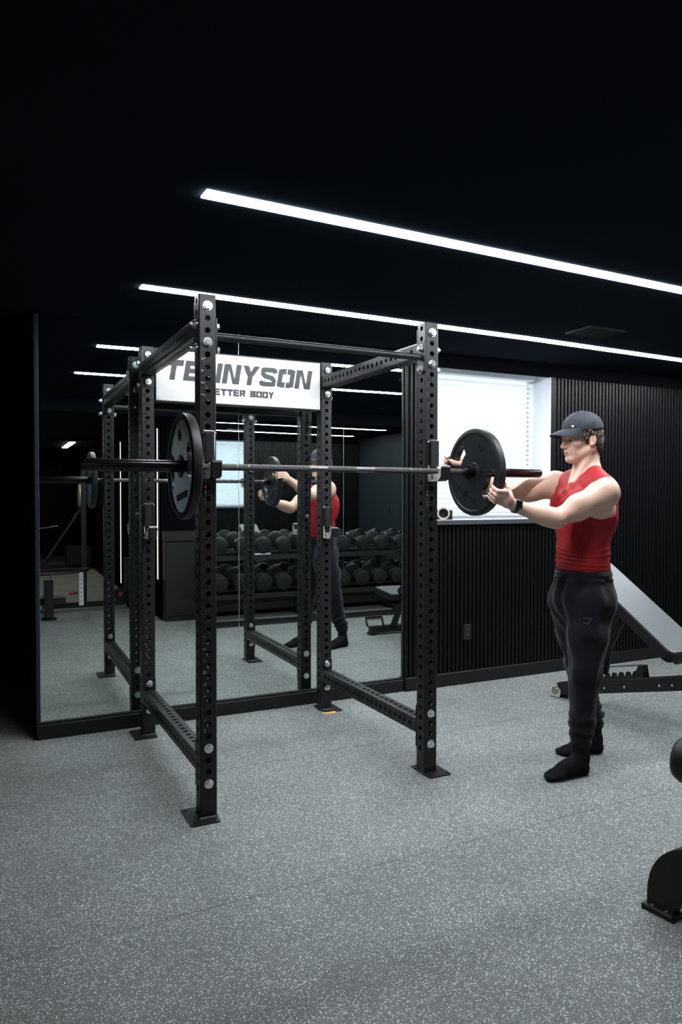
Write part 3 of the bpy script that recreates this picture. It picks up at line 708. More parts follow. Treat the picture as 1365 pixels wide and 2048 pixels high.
# head
B.ell(Hp(-.014, 0, .028), (.094, .0745, .088), HAX, .02)
B.ell(Hp(.036, 0, -.035), (.055, .051, .073), HAX, .03)
for s in (-1, 1):
    B.cone(Hp(-.008, s*.054, -.052), Hp(.064, s*.016, -.096), .019, .017, .025)
    B.ell(Hp(.052, s*.043, -.020), (.024, .019, .017), HAX, .022)
    B.ell(Hp(.060, s*.027, -.056), (.018, .014, .020), HAX, .02)
B.ell(Hp(.074, 0, -.097), (.018, .021, .015), HAX, .018)
B.cone(Hp(.0795, -.034, .020), Hp(.0795, .034, .020), .0115, .0115, .016)
B.ell(Hp(.066, 0, .045), (.026, .05, .035), HAX, .02)
for s in (-1, 1): B.ell(Hp(.0925, s*.0315, .0035), (.0165, .0175, .0105), HAX, .010, 's')
B.chain([Hp(.084, 0, .014), Hp(.098, 0, -.010), Hp(.110, 0, -.029)], [.0075, .0085, .0105], .010)
for s in (-1, 1): B.ell(Hp(.098, s*.0115, -.034), (.0105, .0075, .0075), HAX, .006)
B.ell(Hp(.084, 0, -.060), (.014, .024, .020), HAX, .012)
B.chain([Hp(.079, -.021, -.0645), Hp(.0925, -.006, -.0585), Hp(.0925, .006, -.0585), Hp(.079, .021, -.0645)], [.0035, .0058, .0058, .0035], .005)
B.chain([Hp(.079, -.020, -.0680), Hp(.0905, 0, -.0735), Hp(.079, .020, -.0680)], [.0035, .0072, .0035], .005)
B.cone(Hp(.0965, -.012, -.0662), Hp(.0965, .012, -.0662), .0012, .0012, .003, 's')
for s in (-1, 1):                                       # ears
    ea = [HF*math.cos(.35)+HL*s*-math.sin(.35), HL*s*math.cos(.35)+HF*math.sin(.35), HU]
    B.ell(Hp(-.018, s*.0805, -.008), (.0185, .0080, .030), ea, .005)
    B.ell(Hp(-.010, s*.0765, -.030), (.0095, .0080, .011), ea, .005)
    ec = Hp(-.018, s*.0805, -.008)
    B.ell(ec+ea[1]*.0085+ea[0]*.003+HU*.001, (.0115, .0060, .0195), ea, .0025, 's')
    B.ell(ec+ea[1]*.0040+ea[0]*-.002+HU*.002, (.0042, .0040, .013), ea, .003)
# hands
def hand(C, rh, th, W_, kind):
    X = np.array([1., 0, 0]); q = lambda x, r, t: C+X*x+rh*r+th*t
    if kind == 'L':       # palm on the rim's outer edge, fingers over the inner face
        offs = (.034, .012, -.010, -.031); rad = (.0096, .0100, .0095, .0083); sc = (1., 1.06, 1., .86)
        mc = []
        for o, r, k in zip(offs, rad, sc):
            m = q(.000, .034, o); p = q(-.040*k, .024*k+.002, o*.98-.002); d = q(-.047*k+.004, -.004, o*.96-.003); t = q(-.0375, -.026*k, o*.95-.003); mc.append(m)
            B.chain([m, p, d, t], [r*1.18, r*1.06, r*.98, r*.84], .004)
            B.cone(W_+(m-W_)*.12, m, .019, r*1.32, .012)
        B.ell((mc[1]+mc[2])/2*.55+W_*.45, (.028, .024, .036), [X, rh, th], .014)
        B.chain([W_+(C-W_)*.25+X*.014, q(.045, .016, .012), q(.038, -.006, .034), q(.034, -.024, .047)], [.018, .0145, .0115, .0095], .008)
    else:                 # palm behind the rim, fingertips round the outer edge, thumb through the slot
        offs = (.030, .009, -.012, -.032); rad = (.0095, .0098, .0094, .0082); mc = []
        for o, r in zip(offs, rad):
            m = q(.036, .022, o); p = q(.006, .046, o); d = q(-.028, .040, o-.002); t = q(-.037, .016, o-.003); mc.append(m)
            B.chain([m, p, d, t], [r*1.15, r*1.04, r*.96, r*.85], .004)
            B.cone(W_+(m-W_)*.12, m, .019, r*1.3, .012)
        B.ell((mc[1]+mc[2])/2*.6+W_*.4, (.026, .022, .036), [X, rh, th], .014)
        B.chain([W_+(C-W_)*.35, q(.040, -.034, .004), q(.004, -.050, .008), q(-.030, -.052, .012), q(-.043, -.034, .020)], [.020, .017, .0145, .0130, .0108], .008)
rhL = np.array([0, -.862, -.507]); thL = np.array([0, -.507, .862])
rhR = np.array([0, .966, .259]); thR = np.array([0, -.259, .966])
PC = np.array([1.400, BARY, BARZ])
hand(PC+rhL*.2245, rhL, thL, WL, 'L'); hand(PC+rhR*.2, rhR, thR, WR, 'R')
B.half((0, 0, 1.0), -UP)
man = thing('person', 'man in red sleeveless top, black joggers and dark cap holding a plate', 'person', (PX, PY, 0))
ORG = (PX, PY, 0)
me, V, Q = B.mesh('body', ORG)
fc = V[Q].mean(1)+np.array(ORG)-HO
lf, ll, lz = fc@HF, fc@HL, fc@HU
lip = ((lf > .079) & (np.abs(ll) < .0205) & (lz < -.0550-np.abs(ll)*.30) & (lz > -.0785+np.abs(ll)*.55)).astype(np.int32)
for m_ in ('skin', 'lip'): me.materials.append(MATS[m_])
me.polygons.foreach_set('material_index', lip)
link('body', me, man)
del B
# eyes and brows
for s in (-1, 1):
    bm = NB(); bmesh.ops.create_uvsphere(bm, u_segments=18, v_segments=12, radius=.0122)
    c = Hp(.0700, s*.0315, .0035)-np.array(ORG); e = obj('eye', bm, 'eye_white', man, c, smooth=80)
    g = HF*.93+HL*-.05-HU*.30; g /= np.linalg.norm(g)
    bm = NB(); bmesh.ops.create_uvsphere(bm, u_segments=14, v_segments=10, radius=.0064); obj('iris', bm, 'iris', e, g*.0078, smooth=80)
    bm = NB(); P = [Hp(.0905, s*.012, .0195), Hp(.0905, s*.024, .0245), Hp(.0855, s*.036, .0265), Hp(.0755, s*.048, .0205)]
    tube(bm, [p-np.array(ORG) for p in P], [.0030, .0046, .0042, .0018], 8); obj('eyebrow', bm, 'brow', man, smooth=60)
    bm = NB(); P = [Hp(.0790, s*.017, .0060), Hp(.0838, s*.027, .0120), Hp(.0815, s*.039, .0105), Hp(.0745, s*.047, .0045)]
    tube(bm, [p-np.array(ORG) for p in P], [.0012, .0022, .0022, .0010], 6); obj('eyelid', bm, 'skin', man, smooth=60)
# hair
F = Field(HO-np.array([.15, .13, .13]), HO+np.array([.15, .13, .13]), .0028)
F.ell(Hp(-.016, 0, .020), (.106, .0850, .098), HAX, .0)
F.ell(Hp(-.070, 0, -.040), (.045, .060, .055), HAX, .03)
F.half(Hp(.046, 0, 0), HF+HU*.10); F.half(Hp(-.01, 0, .066), HU)
F.half(Hp(-.085, 0, -.078), -HU+HF*.35)
F.half(Hp(.0, 0, -.012), np.array(HF*.75-HU*.95), .004)
for s in (-1, 1):
    F.ell(Hp(-.014, s*.090, -.014), (.022, .034, .036), HAX, .004, 's')
for s in (-1, 1):
    F.cone(Hp(.030, s*.0660, .048), Hp(.014, s*.0700, -.018), .013, .0065, .008); F.cone(Hp(.005, s*.0790, .048), Hp(-.020, s*.0840, .026), .012, .010, .008)
def strands(X, Y, Z):
    f = (X-HO[0])*HF[0]+(Y-HO[1])*HF[1]; l = (X-HO[0])*HL[0]+(Y-HO[1])*HL[1]; z = Z-HO[2]
    return .0022*np.sin(f*300+z*110+np.sin(z*120)*1.2)+.0012*np.sin(l*420+z*260+f*160)+.0012*np.sin(f*610-z*140)
F.add(strands); hm, _, _ = F.mesh('hair', ORG); hm.materials.append(MATS['hair']); link('hair', hm, man)
# cap
F = Field(HO-np.array([.16, .16, .06]), HO+np.array([.16, .16, .17]), .0028)
F.ell(Hp(-.012, 0, .055), (.1110, .0915, .097), HAX, .0); F.half(Hp(-.012, 0, .046), -HU-HF*.06)
def seams(X, Y, Z):
    f = (X-HO[0])*HF[0]+(Y-HO[1])*HF[1]+.012; l = (X-HO[0])*HL[0]+(Y-HO[1])*HL[1]; z = Z-HO[2]
    a = np.arctan2(l, f); g = np.abs(((a/(math.pi/3)+.5) % 1)-.5)*math.pi/3*np.sqrt(f*f+l*l)
    return .0016*np.exp(-(g/.004)**2)+.0012*np.sin(f*70+z*55)*np.sin(l*60-z*35)
F.add(seams); cm, _, _ = F.mesh('cap', ORG); cm.materials.append(MATS['cap']); cap = link('cap', cm, man)
bm = NB(); rows = []; NU, NV = 25, 9
for top in (1, 0):
    g = []
    for j in range(NV):
        v = j/(NV-1); row = []
        for i in range(NU):
            u = -1+2*i/(NU-1); a = u*R(64); ext = .074*(max(0, 1-abs(u)**2.6))**.75+.002
            f = -.012+.109*math.cos(a)+v*ext; l = .0905*math.sin(a)*(1-.02*v); z = .061-.016*v-.008*v*v-.030*(math.sin(a)**2)*(.20+.80*v)-.002*math.cos(a)+(.0022 if top else -.0018)
            row.append(bm.verts.new(Hp(f, l, z)-np.array(ORG)))
        g.append(row)
    rows.append(g)
for g in rows:
    for j in range(NV-1):
        for i in range(NU-1): bm.faces.new((g[j][i], g[j][i+1], g[j+1][i+1], g[j+1][i]))
ring = lambda g: g[0]+[g[j][-1] for j in range(1, NV)]+g[-1][::-1][1:]+[g[j][0] for j in range(NV-2, 0, -1)]
r0, r1 = ring(rows[0]), ring(rows[1])
for i in range(len(r0)): bm.faces.new((r0[i], r0[(i+1) % len(r0)], r1[(i+1) % len(r0)], r1[i]))
obj('brim', bm, 'cap', cap, smooth=40)
bm = NB(); lathe(bm, [(0, .004), (.006, .003), (.0075, 0), (0, -.001)], 12, Matrix.Translation(Hp(-.012, 0, .1510)-np.array(ORG))); obj('top_button', bm, 'cap', cap, smooth=60)
def surf_patch(name, pts2, o, ex, ey, material, parent, th=.0012):
    bm = NB(); prism(bm, pts2, 0, th, Matrix.Translation(-Vector(ORG)) @ face_mtx(tuple(o), tuple(ex), tuple(ey))); return obj(name, bm, material, parent)
an = R(36); nrm = HF*math.cos(an)+HL*math.sin(an); tx = HF*math.sin(an)-HL*math.cos(an)
o = Hp(-.012+.1085*math.cos(an), .0895*math.sin(an), .070); tx = -tx
surf_patch('cap_logo', [(-.008, .006), (.010, .006), (.004, -.001), (.001, -.007), (-.002, -.002), (-.006, -.003), (-.002, .002)], o+nrm*.0012, tx, np.cross(nrm, tx), 'logo_white', cap)
from mathutils.bvhtree import BVHTree
def on_cloth(me, u, v):
    """where a badge sits on a garment: point and outward normal (world)"""
    t_ = BVHTree.FromPolygons([x.co for x in me.vertices], [tuple(p_.vertices) for p_ in me.polygons])
    rm_ = CAM.rotation_euler.to_matrix(); d_ = rm_ @ Vector(((u-682.5)/FPX, -(v-1024)/FPX, -1)); d_.normalize()
    co, no, _, _ = t_.ray_cast(CAM.location-Vector(ORG), d_)
    if no.dot(d_) > 0: no = -no
    return np.array(co)+np.array(ORG), np.array(no)
def badge(name, pts2, me, u, v, material, parent):
    co, no = on_cloth(me, u, v); ex = np.cross(UP, no); ex /= np.linalg.norm(ex)
    return surf_patch(name, pts2, co+no*.0006, ex, np.cross(no, ex), material, parent, .0026)
# shirt
F = Field((1.70, -.54, .98), (2.16, .0, 1.60), .0042)
torso(F, .007)
for c, a_, r in ((SL, EL, .092), (SR, ER, .092)):
    ua = (a_-c)/np.linalg.norm(a_-c); out = LF if c is SL else -LF
    ex_ = 0 if c is SL else .022
    F.cone(c+out*(.035+ex_)-UP*.035+ua*.00, c+out*(.10+ex_)+ua*.10-UP*.03, .100, .13, .006, 's')
F.cone(Hp(-.035, 0, -.10), np.array([1.980, -.273, 1.578]), .066, .070, .006, 's')
F.ell(Bp(.040, 0, 1.590), (.045, .045, .022), BAX, .01, 's')
F.half(Bp(0, 0, 1.030), -UP-FW*-.06)
def folds(X, Y, Z):
    f = (X-PX)*FW[0]+(Y-PY)*FW[1]; l = (X-PX)*LF[0]+(Y-PY)*LF[1]
    lo = np.exp(-((Z-1.10)/.055)**2); hi = np.exp(-((Z-1.42)/.07)**2)
    an_ = np.arctan2(l, f)
    return (.0026*lo*np.sin(Z*250+2.6*np.sin(an_*1.5+Z*22)+f*10)*(.55+.45*np.sin(an_*3+Z*40))+.0030*hi*np.sin((l*.75-Z*.8+f*.5)*85+np.sin(Z*30)*1.3)*(.5+.5*np.sin(an_*2.3+1))
        +.0016*np.sin(Z*70+l*30+np.sin(f*40))*np.sin(l*38-f*33+Z*15))
F.add(folds); sm_, _, _ = F.mesh('shirt', ORG); sm_.materials.append(MATS['shirt']); shirt = link('shirt', sm_, man)
badge('shirt_logo', [(-.014, .012), (.016, .012), (.006, -.002), (.0, -.012), (-.004, -.006), (-.010, -.006), (.002, .006)], sm_, 1128, 983, 'shirt_dark', shirt)
# joggers
HLp, HRp = Bp(.005, .083, .93), Bp(.012, -.086, .92)
KL, KR = np.array([1.868, -.384, .520]), np.array([2.040, -.180, .500])
AL, AR = np.array([1.842, -.386, .120]), np.array([2.138, -.186, .110])
F = Field((1.66, -.54, .10), (2.26, .02, 1.10), .0050)
F.ell(Bp(-.004, 0, 1.005), (.134, .170, .085), BAX, .02); F.ell(Bp(-.008, 0, .895), (.142, .172, .135), BAX, .04)
for Hh, K_, A_, s in ((HLp, KL, AL, 1), (HRp, KR, AR, -1)):
    F.cone(Hh-UP*.075, Hh*.45+K_*.55, .111, .098, .07); F.cone(Hh*.45+K_*.55, K_, .100, .076, .03)
    F.cone(K_, K_*.4+A_*.6, .076, .061, .03); F.cone(K_*.4+A_*.6, A_+UP*.035, .062, .047, .025)
    F.ell(A_+UP*.060, (.052, .050, .030), None, .015); F.ell(A_+UP*.105, (.058, .055, .026), None, .02)
F.half(Bp(0, 0, 1.042), UP); F.half(Bp(0, 0, .148), -UP)
def creases(X, Y, Z):
    f = (X-PX)*FW[0]+(Y-PY)*FW[1]; l = (X-PX)*LF[0]+(Y-PY)*LF[1]; a = np.arctan2(l, f)
    top = np.clip((Z-.72)/.25, 0, 1); low = np.exp(-((Z-.24)/.07)**2); mid = np.exp(-((Z-.52)/.14)**2)
    wb = np.exp(-((Z-1.005)/.006)**2)
    return (.0050*top*np.sin(a*9+Z*6+1.5*np.sin(Z*16+a))*(Z < 1.0)+.0052*low*np.sin(Z*115+f*35+l*22+np.sin(l*40))+.0034*mid*np.sin(Z*36+f*30-l*34+1.2*np.sin(f*25+Z*12))
        +.0030*np.sin(l*75+f*50+Z*13+2*np.sin(Z*9))*np.clip((Z-.25)/.2, 0, 1)*(Z < .98)+.004*wb+.0012*np.sin(a*60)*(Z > 1.012))
F.add(creases); jm, _, _ = F.mesh('joggers', ORG); jm.materials.append(MATS['jogger']); jog = link('joggers', jm, man)
badge('jogger_logo', stroke([(-.020, .015), (.022, .015), (.004, -.007), (-.002, -.014), (-.006, -.009), (-.018, -.009)], .0034), jm, 1176, 1243, 'logo_grey', jog)
bm = NB(); T0 = Bp(.143, .012, 1.012)-np.array(ORG)
T0 = on_cloth(jm, 1122, 1152)[0]-np.array(ORG)+np.array([-.003, -.002, 0])
tube(bm, [T0, T0+np.array([-.014, -.014, -.004]), T0+np.array([-.008, -.034, .004]), T0+np.array([.0, -.012, .001])], .0028, 6); tube(bm, [T0, T0+np.array([-.012, .016, -.008]), T0+np.array([-.008, .036, -.020])], .0028, 6)
tube(bm, [T0, T0+np.array([-.010, .004, -.03]), T0+np.array([-.012, .010, -.055])], .0028, 6); obj('drawstring', bm, 'jogger', jog, smooth=60)
# socks
for A_, heel, toe, s in ((AL, (1.862, -.392), (1.632, -.366), 1), (AR, (2.172, -.190), (1.945, -.124), -1)):
    F = Field((toe[0]-.08, min(heel[1], toe[1])-.09, -.01), (heel[0]+.08, max(heel[1], toe[1])+.09, .26), .0040)
    h3 = np.array([*heel, 0]); t3 = np.array([*toe, 0]); d = (t3-h3); n = np.array([d[1], -d[0], 0])/np.linalg.norm(d)
    F.cone(A_+UP*.08, A_-UP*.02, .043, .041, .01)
    F.ell(h3+d*.05+UP*.034, (.038, .034, .036), None, .02); F.cone(A_*.7+h3*.3+UP*.0, h3+d*.55+UP*.045, .040, .036, .02)
    F.cone(h3+d*.45+UP*.040, h3+d*.86+UP*.026, .038, .026, .02)
    for k, (o_, e_) in enumerate(((-.026, 1.0), (-.008, 1.0), (.010, .97), (.024, .93))): F.cone(h3+d*.70+n*o_*s*1.05+UP*.026, h3+d*(e_-.03)+n*o_*s*1.0+UP*.016, .020, .0145, .012)
    F.cone(h3+d*.02+UP*.020, h3+d*.80+UP*.020, .024, .022, .015)
    F.half((0, 0, .0015), -UP, .004)
    sk, _, _ = F.mesh('sock', ORG); sk.materials.append(MATS['sock']); link('sock', sk, man)
# watch
wa = (WL-EL)/np.linalg.norm(WL-EL); wc = WL-wa*.012
wn = np.array([-.35, -.92, .30]); wn -= wa*(wn@wa); wn /= np.linalg.norm(wn); wb = np.cross(wa, wn)
bm = NB(); n = 32
for k in range(n):
    pass
prof = [(.0325, -.010), (.0355, -.010), (.0355, .010), (.0325, .010)]
ringv = [[bm.verts.new(wc+wa*z+(wn*math.cos(2*math.pi*k/n)*1.03+wb*math.sin(2*math.pi*k/n)*1.0)*r_-np.array(ORG)) for r_, z in prof] for k in range(n)]
for k in range(n):
    for i in range(4): bm.faces.new((ringv[k][i], ringv[k][(i+1) % 4], ringv[(k+1) % n][(i+1) % 4], ringv[(k+1) % n][i]))
wat = obj('watch_strap', bm, 'watch', man, smooth=50)
M_ = Matrix.Translation(-Vector(ORG)) @ face_mtx(tuple(wc+wn*.0335), tuple(wa), tuple(wb*-1 if np.cross(wa, wb*-1)@wn > 0 else wb))
bm = NB(); box(bm, -.018, .018, -.0205, .0205, 0, .009, .004, M_, 3); obj('watch_case', bm, 'watch', wat, smooth=40)
bm = NB(); box(bm, -.0155, .0155, -.018, .018, .0088, .0100, .0005, M_); obj('watch_glass', bm, 'watch_glass', wat)
bm = NB(); cyl(bm, M_ @ Vector((-.0185, .008, .005)), M_ @ Vector((-.0205, .008, .005)), .0035, 10); obj('watch_crown', bm, 'chrome', wat)
# ================================================================ incline bench (right, behind the man)
bench = thing('incline_bench', 'grey padded incline bench with black frame standing behind the man', 'bench', (2.80, .80, 0))
BO = Vector((2.80, .80, 0))
def BL(x, y, z): return Vector((x, y, z))-BO
sp0, sp1 = BL(2.80, .80, .050), BL(2.885, -.20, .310)
ax = (sp1-sp0); Ls = ax.length; axn = ax.normalized(); wn_ = Vector((axn.y*-1, axn.x, 0)).normalized()*-1; upn = axn.cross(wn_); upn = upn if upn.z > 0 else -upn
SM = face_mtx(tuple(sp0), tuple(axn), tuple(wn_)); zs = 1 if (axn.cross(wn_)).z > 0 else -1
def sbox(bm, t0, t1, w0, w1, h0, h1, bev=.003): 
    lo, hi = sorted((h0*zs, h1*zs)); return box(bm, t0, t1, w0, w1, lo, hi, bev, SM)
bm = NB(); sbox(bm, .03, Ls+.10, -.034, .034, -.043, .043, .005); spine = obj('spine_beam', bm, 'powder', bench)
bm = NB(); box(bm, 2.778, 3.02, .735, .815, .008, .080, .005, Matrix.Translation(-BO)); rs_ = obj('rear_stabilizer', bm, 'powder', bench)
EM = Matrix.Translation(-BO) @ face_mtx((2.738, .816, .004), (.30, -.954, 0), (.25, .08, .965))
bm = NB(); prism(bm, rrect(0, .082, 0, .086, .006), 0, .004, EM); ep = obj('end_plate', bm, 'satin_plate', rs_)
bm = NB(); hexlogo(bm, .026, .0012, EM @ Matrix.Translation((.041, .043, .004))); obj('logo', bm, 'black', ep)
for x_ in (2.80, 2.99):
    bm = NB(); box(bm, x_-.03, x_+.03, .745, .805, 0, .008, .002, Matrix.Translation(-BO)); obj('rear_foot', bm, 'rubber', rs_)
# ladder with notches
for s in (-.028, .024):
    bm = NB(); pr_ = [(.36, .040), (.36, .075)]
    for k in range(6):
        x0 = .37+k*.055; pr_ += [(x0, .082), (x0+.018, .086), (x0+.022, .058), (x0+.040, .056)]
    pr_ += [(.70, .078), (.73, .120), (.76, .120), (.755, .040)]
    prism(bm, [(x_, y_) for x_, y_ in pr_], 0, .004, Matrix.Translation(wn_*s) @ face_mtx(tuple(sp0), tuple(axn), tuple(upn))); obj('ladder_plate', bm, 'powder', spine)
bm = NB(); tube(bm, [sp0+axn*.36+upn*.125, sp0+axn*.745+upn*.122], .0035, 8); obj('guard_rail', bm, 'powder', spine)
bm = NB(); lathe(bm, [(0, 0), (.008, 0), (.0075, .004), (.004, .007), (0, .0075)], 14); bz = to_mesh(bm, 'bolt', 'zinc', 40)
for t in (.44, .60, .86, .95):
    o = link('bolt', bz, spine, sp0+axn*t-wn_*.034+upn*-.008); o.rotation_euler = (-wn_).to_track_quat('Z', 'Y').to_euler()
    o = link('bolt', bz, spine, sp0+axn*t+wn_*.034+upn*-.008); o.rotation_euler = (wn_).to_track_quat('Z', 'Y').to_euler()
# backrest: hinge end low and near the camera
th_ = R(32); ub = Vector((0, math.cos(th_), math.sin(th_))); nb = Vector((0, -math.sin(th_), math.cos(th_))); PB = BL(2.728, -.20, .503)
BM = face_mtx(tuple(PB), (1, 0, 0), tuple(ub))
bm = NB()
prism(bm, rrect(0, .30, -.008, .88, .035, 5), -.070, -.010, BM); prism(bm, rrect(.006, .294, -.002, .874, .032, 5), -.010, 0, BM)
bp_ = obj('backrest_pad', bm, ['vinyl'], bench)
bm = NB(); prism(bm, rrect(-.0015, .3015, -.0095, .8815, .036, 5), -.072, -.008, BM); obj('pad_side', bm, 'vinyl_black', bp_)
bm = NB(); box(bm, .115, .185, .0, .70, -.112, -.073, .003, BM); obj('backrest_frame', bm, 'powder', bench)
st0 = PB+Vector((.15, 0, 0))+ub*.50-nb*.105; st1 = sp0+axn*.42+upn*.075
for s in (-.045, .045):
    bm = NB(); d_ = st1-st0; mid = st0+d_*.55+Vector((0, .06, -.02)); tube(bm, [st0+Vector((s, 0, 0)), st0+d_*.3+Vector((s, .035, 0)), mid+Vector((s, 0, 0)), st1+Vector((s*.5, 0, 0))], .019, 10); obj('support_strut', bm, 'powder', bench, smooth=50)
# seat and front post
ths = R(-6); SMt = face_mtx(tuple(BL(2.728, -.665, .485)), (1, 0, 0), (0, math.cos(ths), math.sin(ths)))
bm = NB(); prism(bm, rrect(0, .30, 0, .37, .035, 5), -.062, -.010, SMt); prism(bm, rrect(.006, .294, .006, .364, .032, 5), -.010, 0, SMt); se = obj('seat_pad', bm, 'vinyl', bench)
bm = NB(); prism(bm, rrect(-.0015, .3015, -.0015, .3715, .036, 5), -.064, -.008, SMt); obj('pad_side', bm, 'vinyl_black', se)
bm = NB(); tube(bm, [BL(2.882, -.30, .40), BL(2.895, -.45, .25), BL(2.905, -.58, .055)], .034, 12); obj('front_post', bm, 'powder', bench, smooth=50)
bm = NB(); box(bm, -.26, .26, -.035, .035, .02, .085, .004); fs = obj('front_stabilizer', bm, 'powder', bench, BL(2.905, -.60, 0))
for s in (-1, 1):
    bm = NB(); box(bm, s*.235-.035, s*.235+.035, -.05, .05, 0, .02, .004); obj('rubber_foot', bm, 'rubber', fs)
bm = NB(); cyl(bm, BL(2.62, -.64, .16), BL(2.80, -.64, .16), .018, 16); obj('foot_roller', bm, 'chrome', bench, smooth=50)
for x_ in (2.615, 2.80):
    bm = NB(); prism(bm, [(-.62, .085), (-.58, .085), (-.625, .175), (-.655, .175)], 0, .006, Matrix.Translation(-BO) @ face_mtx((x_, 0, 0), (0, 1, 0), (0, 0, 1))); obj('roller_bracket', bm, 'powder', bench)
bm = NB(); tube(bm, [BL(2.882, -.30, .42), BL(2.88, -.20, .46)], .03, 10); obj('hinge_block', bm, 'powder', bench)

# ================================================================ machine at the right edge
mc_ = thing('gym_machine', 'black gym machine base with curved leg and padded roller at right edge', 'machine', (1.185, -1.385, 0))
MM = Matrix.Rotation(R(-83), 4, 'Z')           # local x runs towards the camera side
bm = NB(); box(bm, -.012, .105, -.046, .040, 0, .020, .003, MM); obj('foot_plate', bm, 'black', mc_)
for x_ in (.022, .074):
    bm = NB(); lathe(bm, [(0, .020), (.006, .020), (.0055, .024), (0, .0255)], 12, MM @ Matrix.Translation((x_, -.030, 0))); obj('bolt', bm, 'zinc', mc_, smooth=40)
bm = NB(); out = [(.0, .020)]+[(.175-.175*math.cos(R(a_)), .06+.20*math.sin(R(a_))) for a_ in range(0, 91, 9)]+[(.30, .26), (.30, .17), (.20, .16), (.115, .055), (.092, .020)]
prism(bm, out, -.018, .028, MM @ face_mtx((0, 0, 0), (1, 0, 0), (0, 0, 1))); obj('curved_leg', bm, 'black', mc_)
bm = NB(); box(bm, .28, .40, -.04, .04, .17, .26, .006, MM); obj('frame_beam', bm, 'black', mc_)
bm = NB(); box(bm, .33, .40, -.03, .03, .012, .17, .006, MM); obj('rear_leg', bm, 'black', mc_)
bm = NB(); box(bm, .30, .405, -.06, .06, 0, .012, .003, MM); obj('rear_foot', bm, 'black', mc_)
RO = Vector((1.208, -1.466, .540))-Vector((1.185, -1.385, 0)); rd_ = Vector((.15, -.988, 0))
bm = NB(); lathe(bm, [(0, 0), (.05, .001), (.069, .010), (.077, .028), (.079, .06), (.079, .20), (.077, .23), (.069, .25), (0, .26)], 36, Matrix.Translation(RO) @ rd_.to_track_quat('Z', 'Y').to_matrix().to_4x4()); obj('padded_roller', bm, 'vinyl_black', mc_, smooth=50)
bm = NB(); cyl(bm, RO+rd_*.25, RO+rd_*.31, .018, 12); obj('roller_axle', bm, 'zinc', mc_, smooth=50)
bm = NB(); tube(bm, [RO+rd_*.29, RO+rd_*.31-Vector((0, 0, .12)), MM @ Vector((.38, 0, .24))], .022, 12); obj('roller_arm', bm, 'black', mc_, smooth=50)

# ================================================================ on the window sill
r_ = thing('metal_ring', 'silver metal ring standing in a small black holder on window sill', 'ring', wall_pt(2.215, .012, WZ0+.002), R(-38))
RM = Matrix.Translation((0, 0, .048)) @ Matrix.Rotation(R(90), 4, 'X')
bm = NB(); lathe(bm, [(.036, -.022), (.045, -.022), (.047, -.016), (.047, .016), (.045, .022), (.036, .022), (.034, .0), (.036, -.022)], 32, RM); obj('ring_band', bm, 'satin_plate', r_, smooth=40)
bm = NB(); lathe(bm, [(0, -.012), (.0345, -.012), (.0345, -.006), (0, -.006)], 28, RM); obj('ring_insert', bm, 'sill', r_)
bm = NB(); box(bm, -.085, .065, .006, .030, 0, .072, .004); obj('holder', bm, 'black', r_)
bm = NB(); box(bm, -.076, -.060, .0045, .0062, .030, .048, .0005); obj('holder_label', bm, 'logo_white', r_)
c_ = thing('paper_card', 'small white printed card lying on the bright window sill', 'card', wall_pt(2.74, -.02, WZ0+.0022), R(6))
bm = NB(); box(bm, -.11, .11, -.05, .05, 0, .0012); obj('card_sheet', bm, 'white_paint', c_)
bm = NB()
box(bm, -.02, .05, -.035, -.018, .0012, .0016); obj('printed_mark', bm, 'logo_grey', c_)

# ================================================================ dumbbell rack and dumbbells along the front wall
dr = thing('dumbbell_rack', 'black two-tier dumbbell rack along the mirrored front wall', 'rack', (1.32, -2.05, 0))
for i, x_ in enumerate((.0, 1.20, 2.42, 3.66)):
    bm = NB(); box(bm, x_-.03, x_+.03, -.30, -.22, 0, .92, .004); obj('rack_upright', bm, 'powder', dr)
    bm = NB(); box(bm, x_-.04, x_+.04, -.30, .26, 0, .05, .004); obj('rack_foot', bm, 'powder', dr)
    for z_, zf in ((.80, .78), (.36, .34)):
        bm = NB(); box(bm, x_-.012, x_+.012, -.26, .17, z_-.09, z_-.05, .002); obj('shelf_bracket', bm, 'powder', dr)
for z_ in (.80, .36):
    for yy, dz in ((-.16, .0), (.10, -.055)):
        bm = NB(); box(bm, -.03, 3.69, yy-.045, yy+.045, z_+dz-.05, z_+dz-.03, .002); rl = obj('shelf_rail', bm, 'powder', dr)
    bm = NB(); box(bm, -.03, 3.69, .147, .153, z_-.105, z_-.05, .001); obj('shelf_lip', bm, 'powder', dr)
bm = NB(); box(bm, .05, 3.6, -.25, -.24, .06, .26, .002); obj('back_panel', bm, 'powder', dr)
def dumbbell_meshes(r, L):
    bm = NB(); lathe(bm, [(0, -L/2), (r*.80, -L/2), (r*.93, -L/2+.006), (r, -L/2+.022), (r, L/2-.022), (r*.93, L/2-.006), (r*.80, L/2), (0, L/2)], 28, Matrix.Rotation(R(90), 4, 'X')); hd = to_mesh(bm, 'head', 'rubber', 35)
    bm = NB(); cyl(bm, (0, -.075, 0), (0, .075, 0), .0165, 14); hn = to_mesh(bm, 'handle', 'chrome', 50)
    return hd, hn
ORD = ['first', 'second', 'third', 'fourth', 'fifth', 'sixth', 'seventh', 'eighth', 'ninth', 'tenth', 'eleventh', 'twelfth', 'thirteenth', 'fourteenth', 'fifteenth', 'sixteenth']
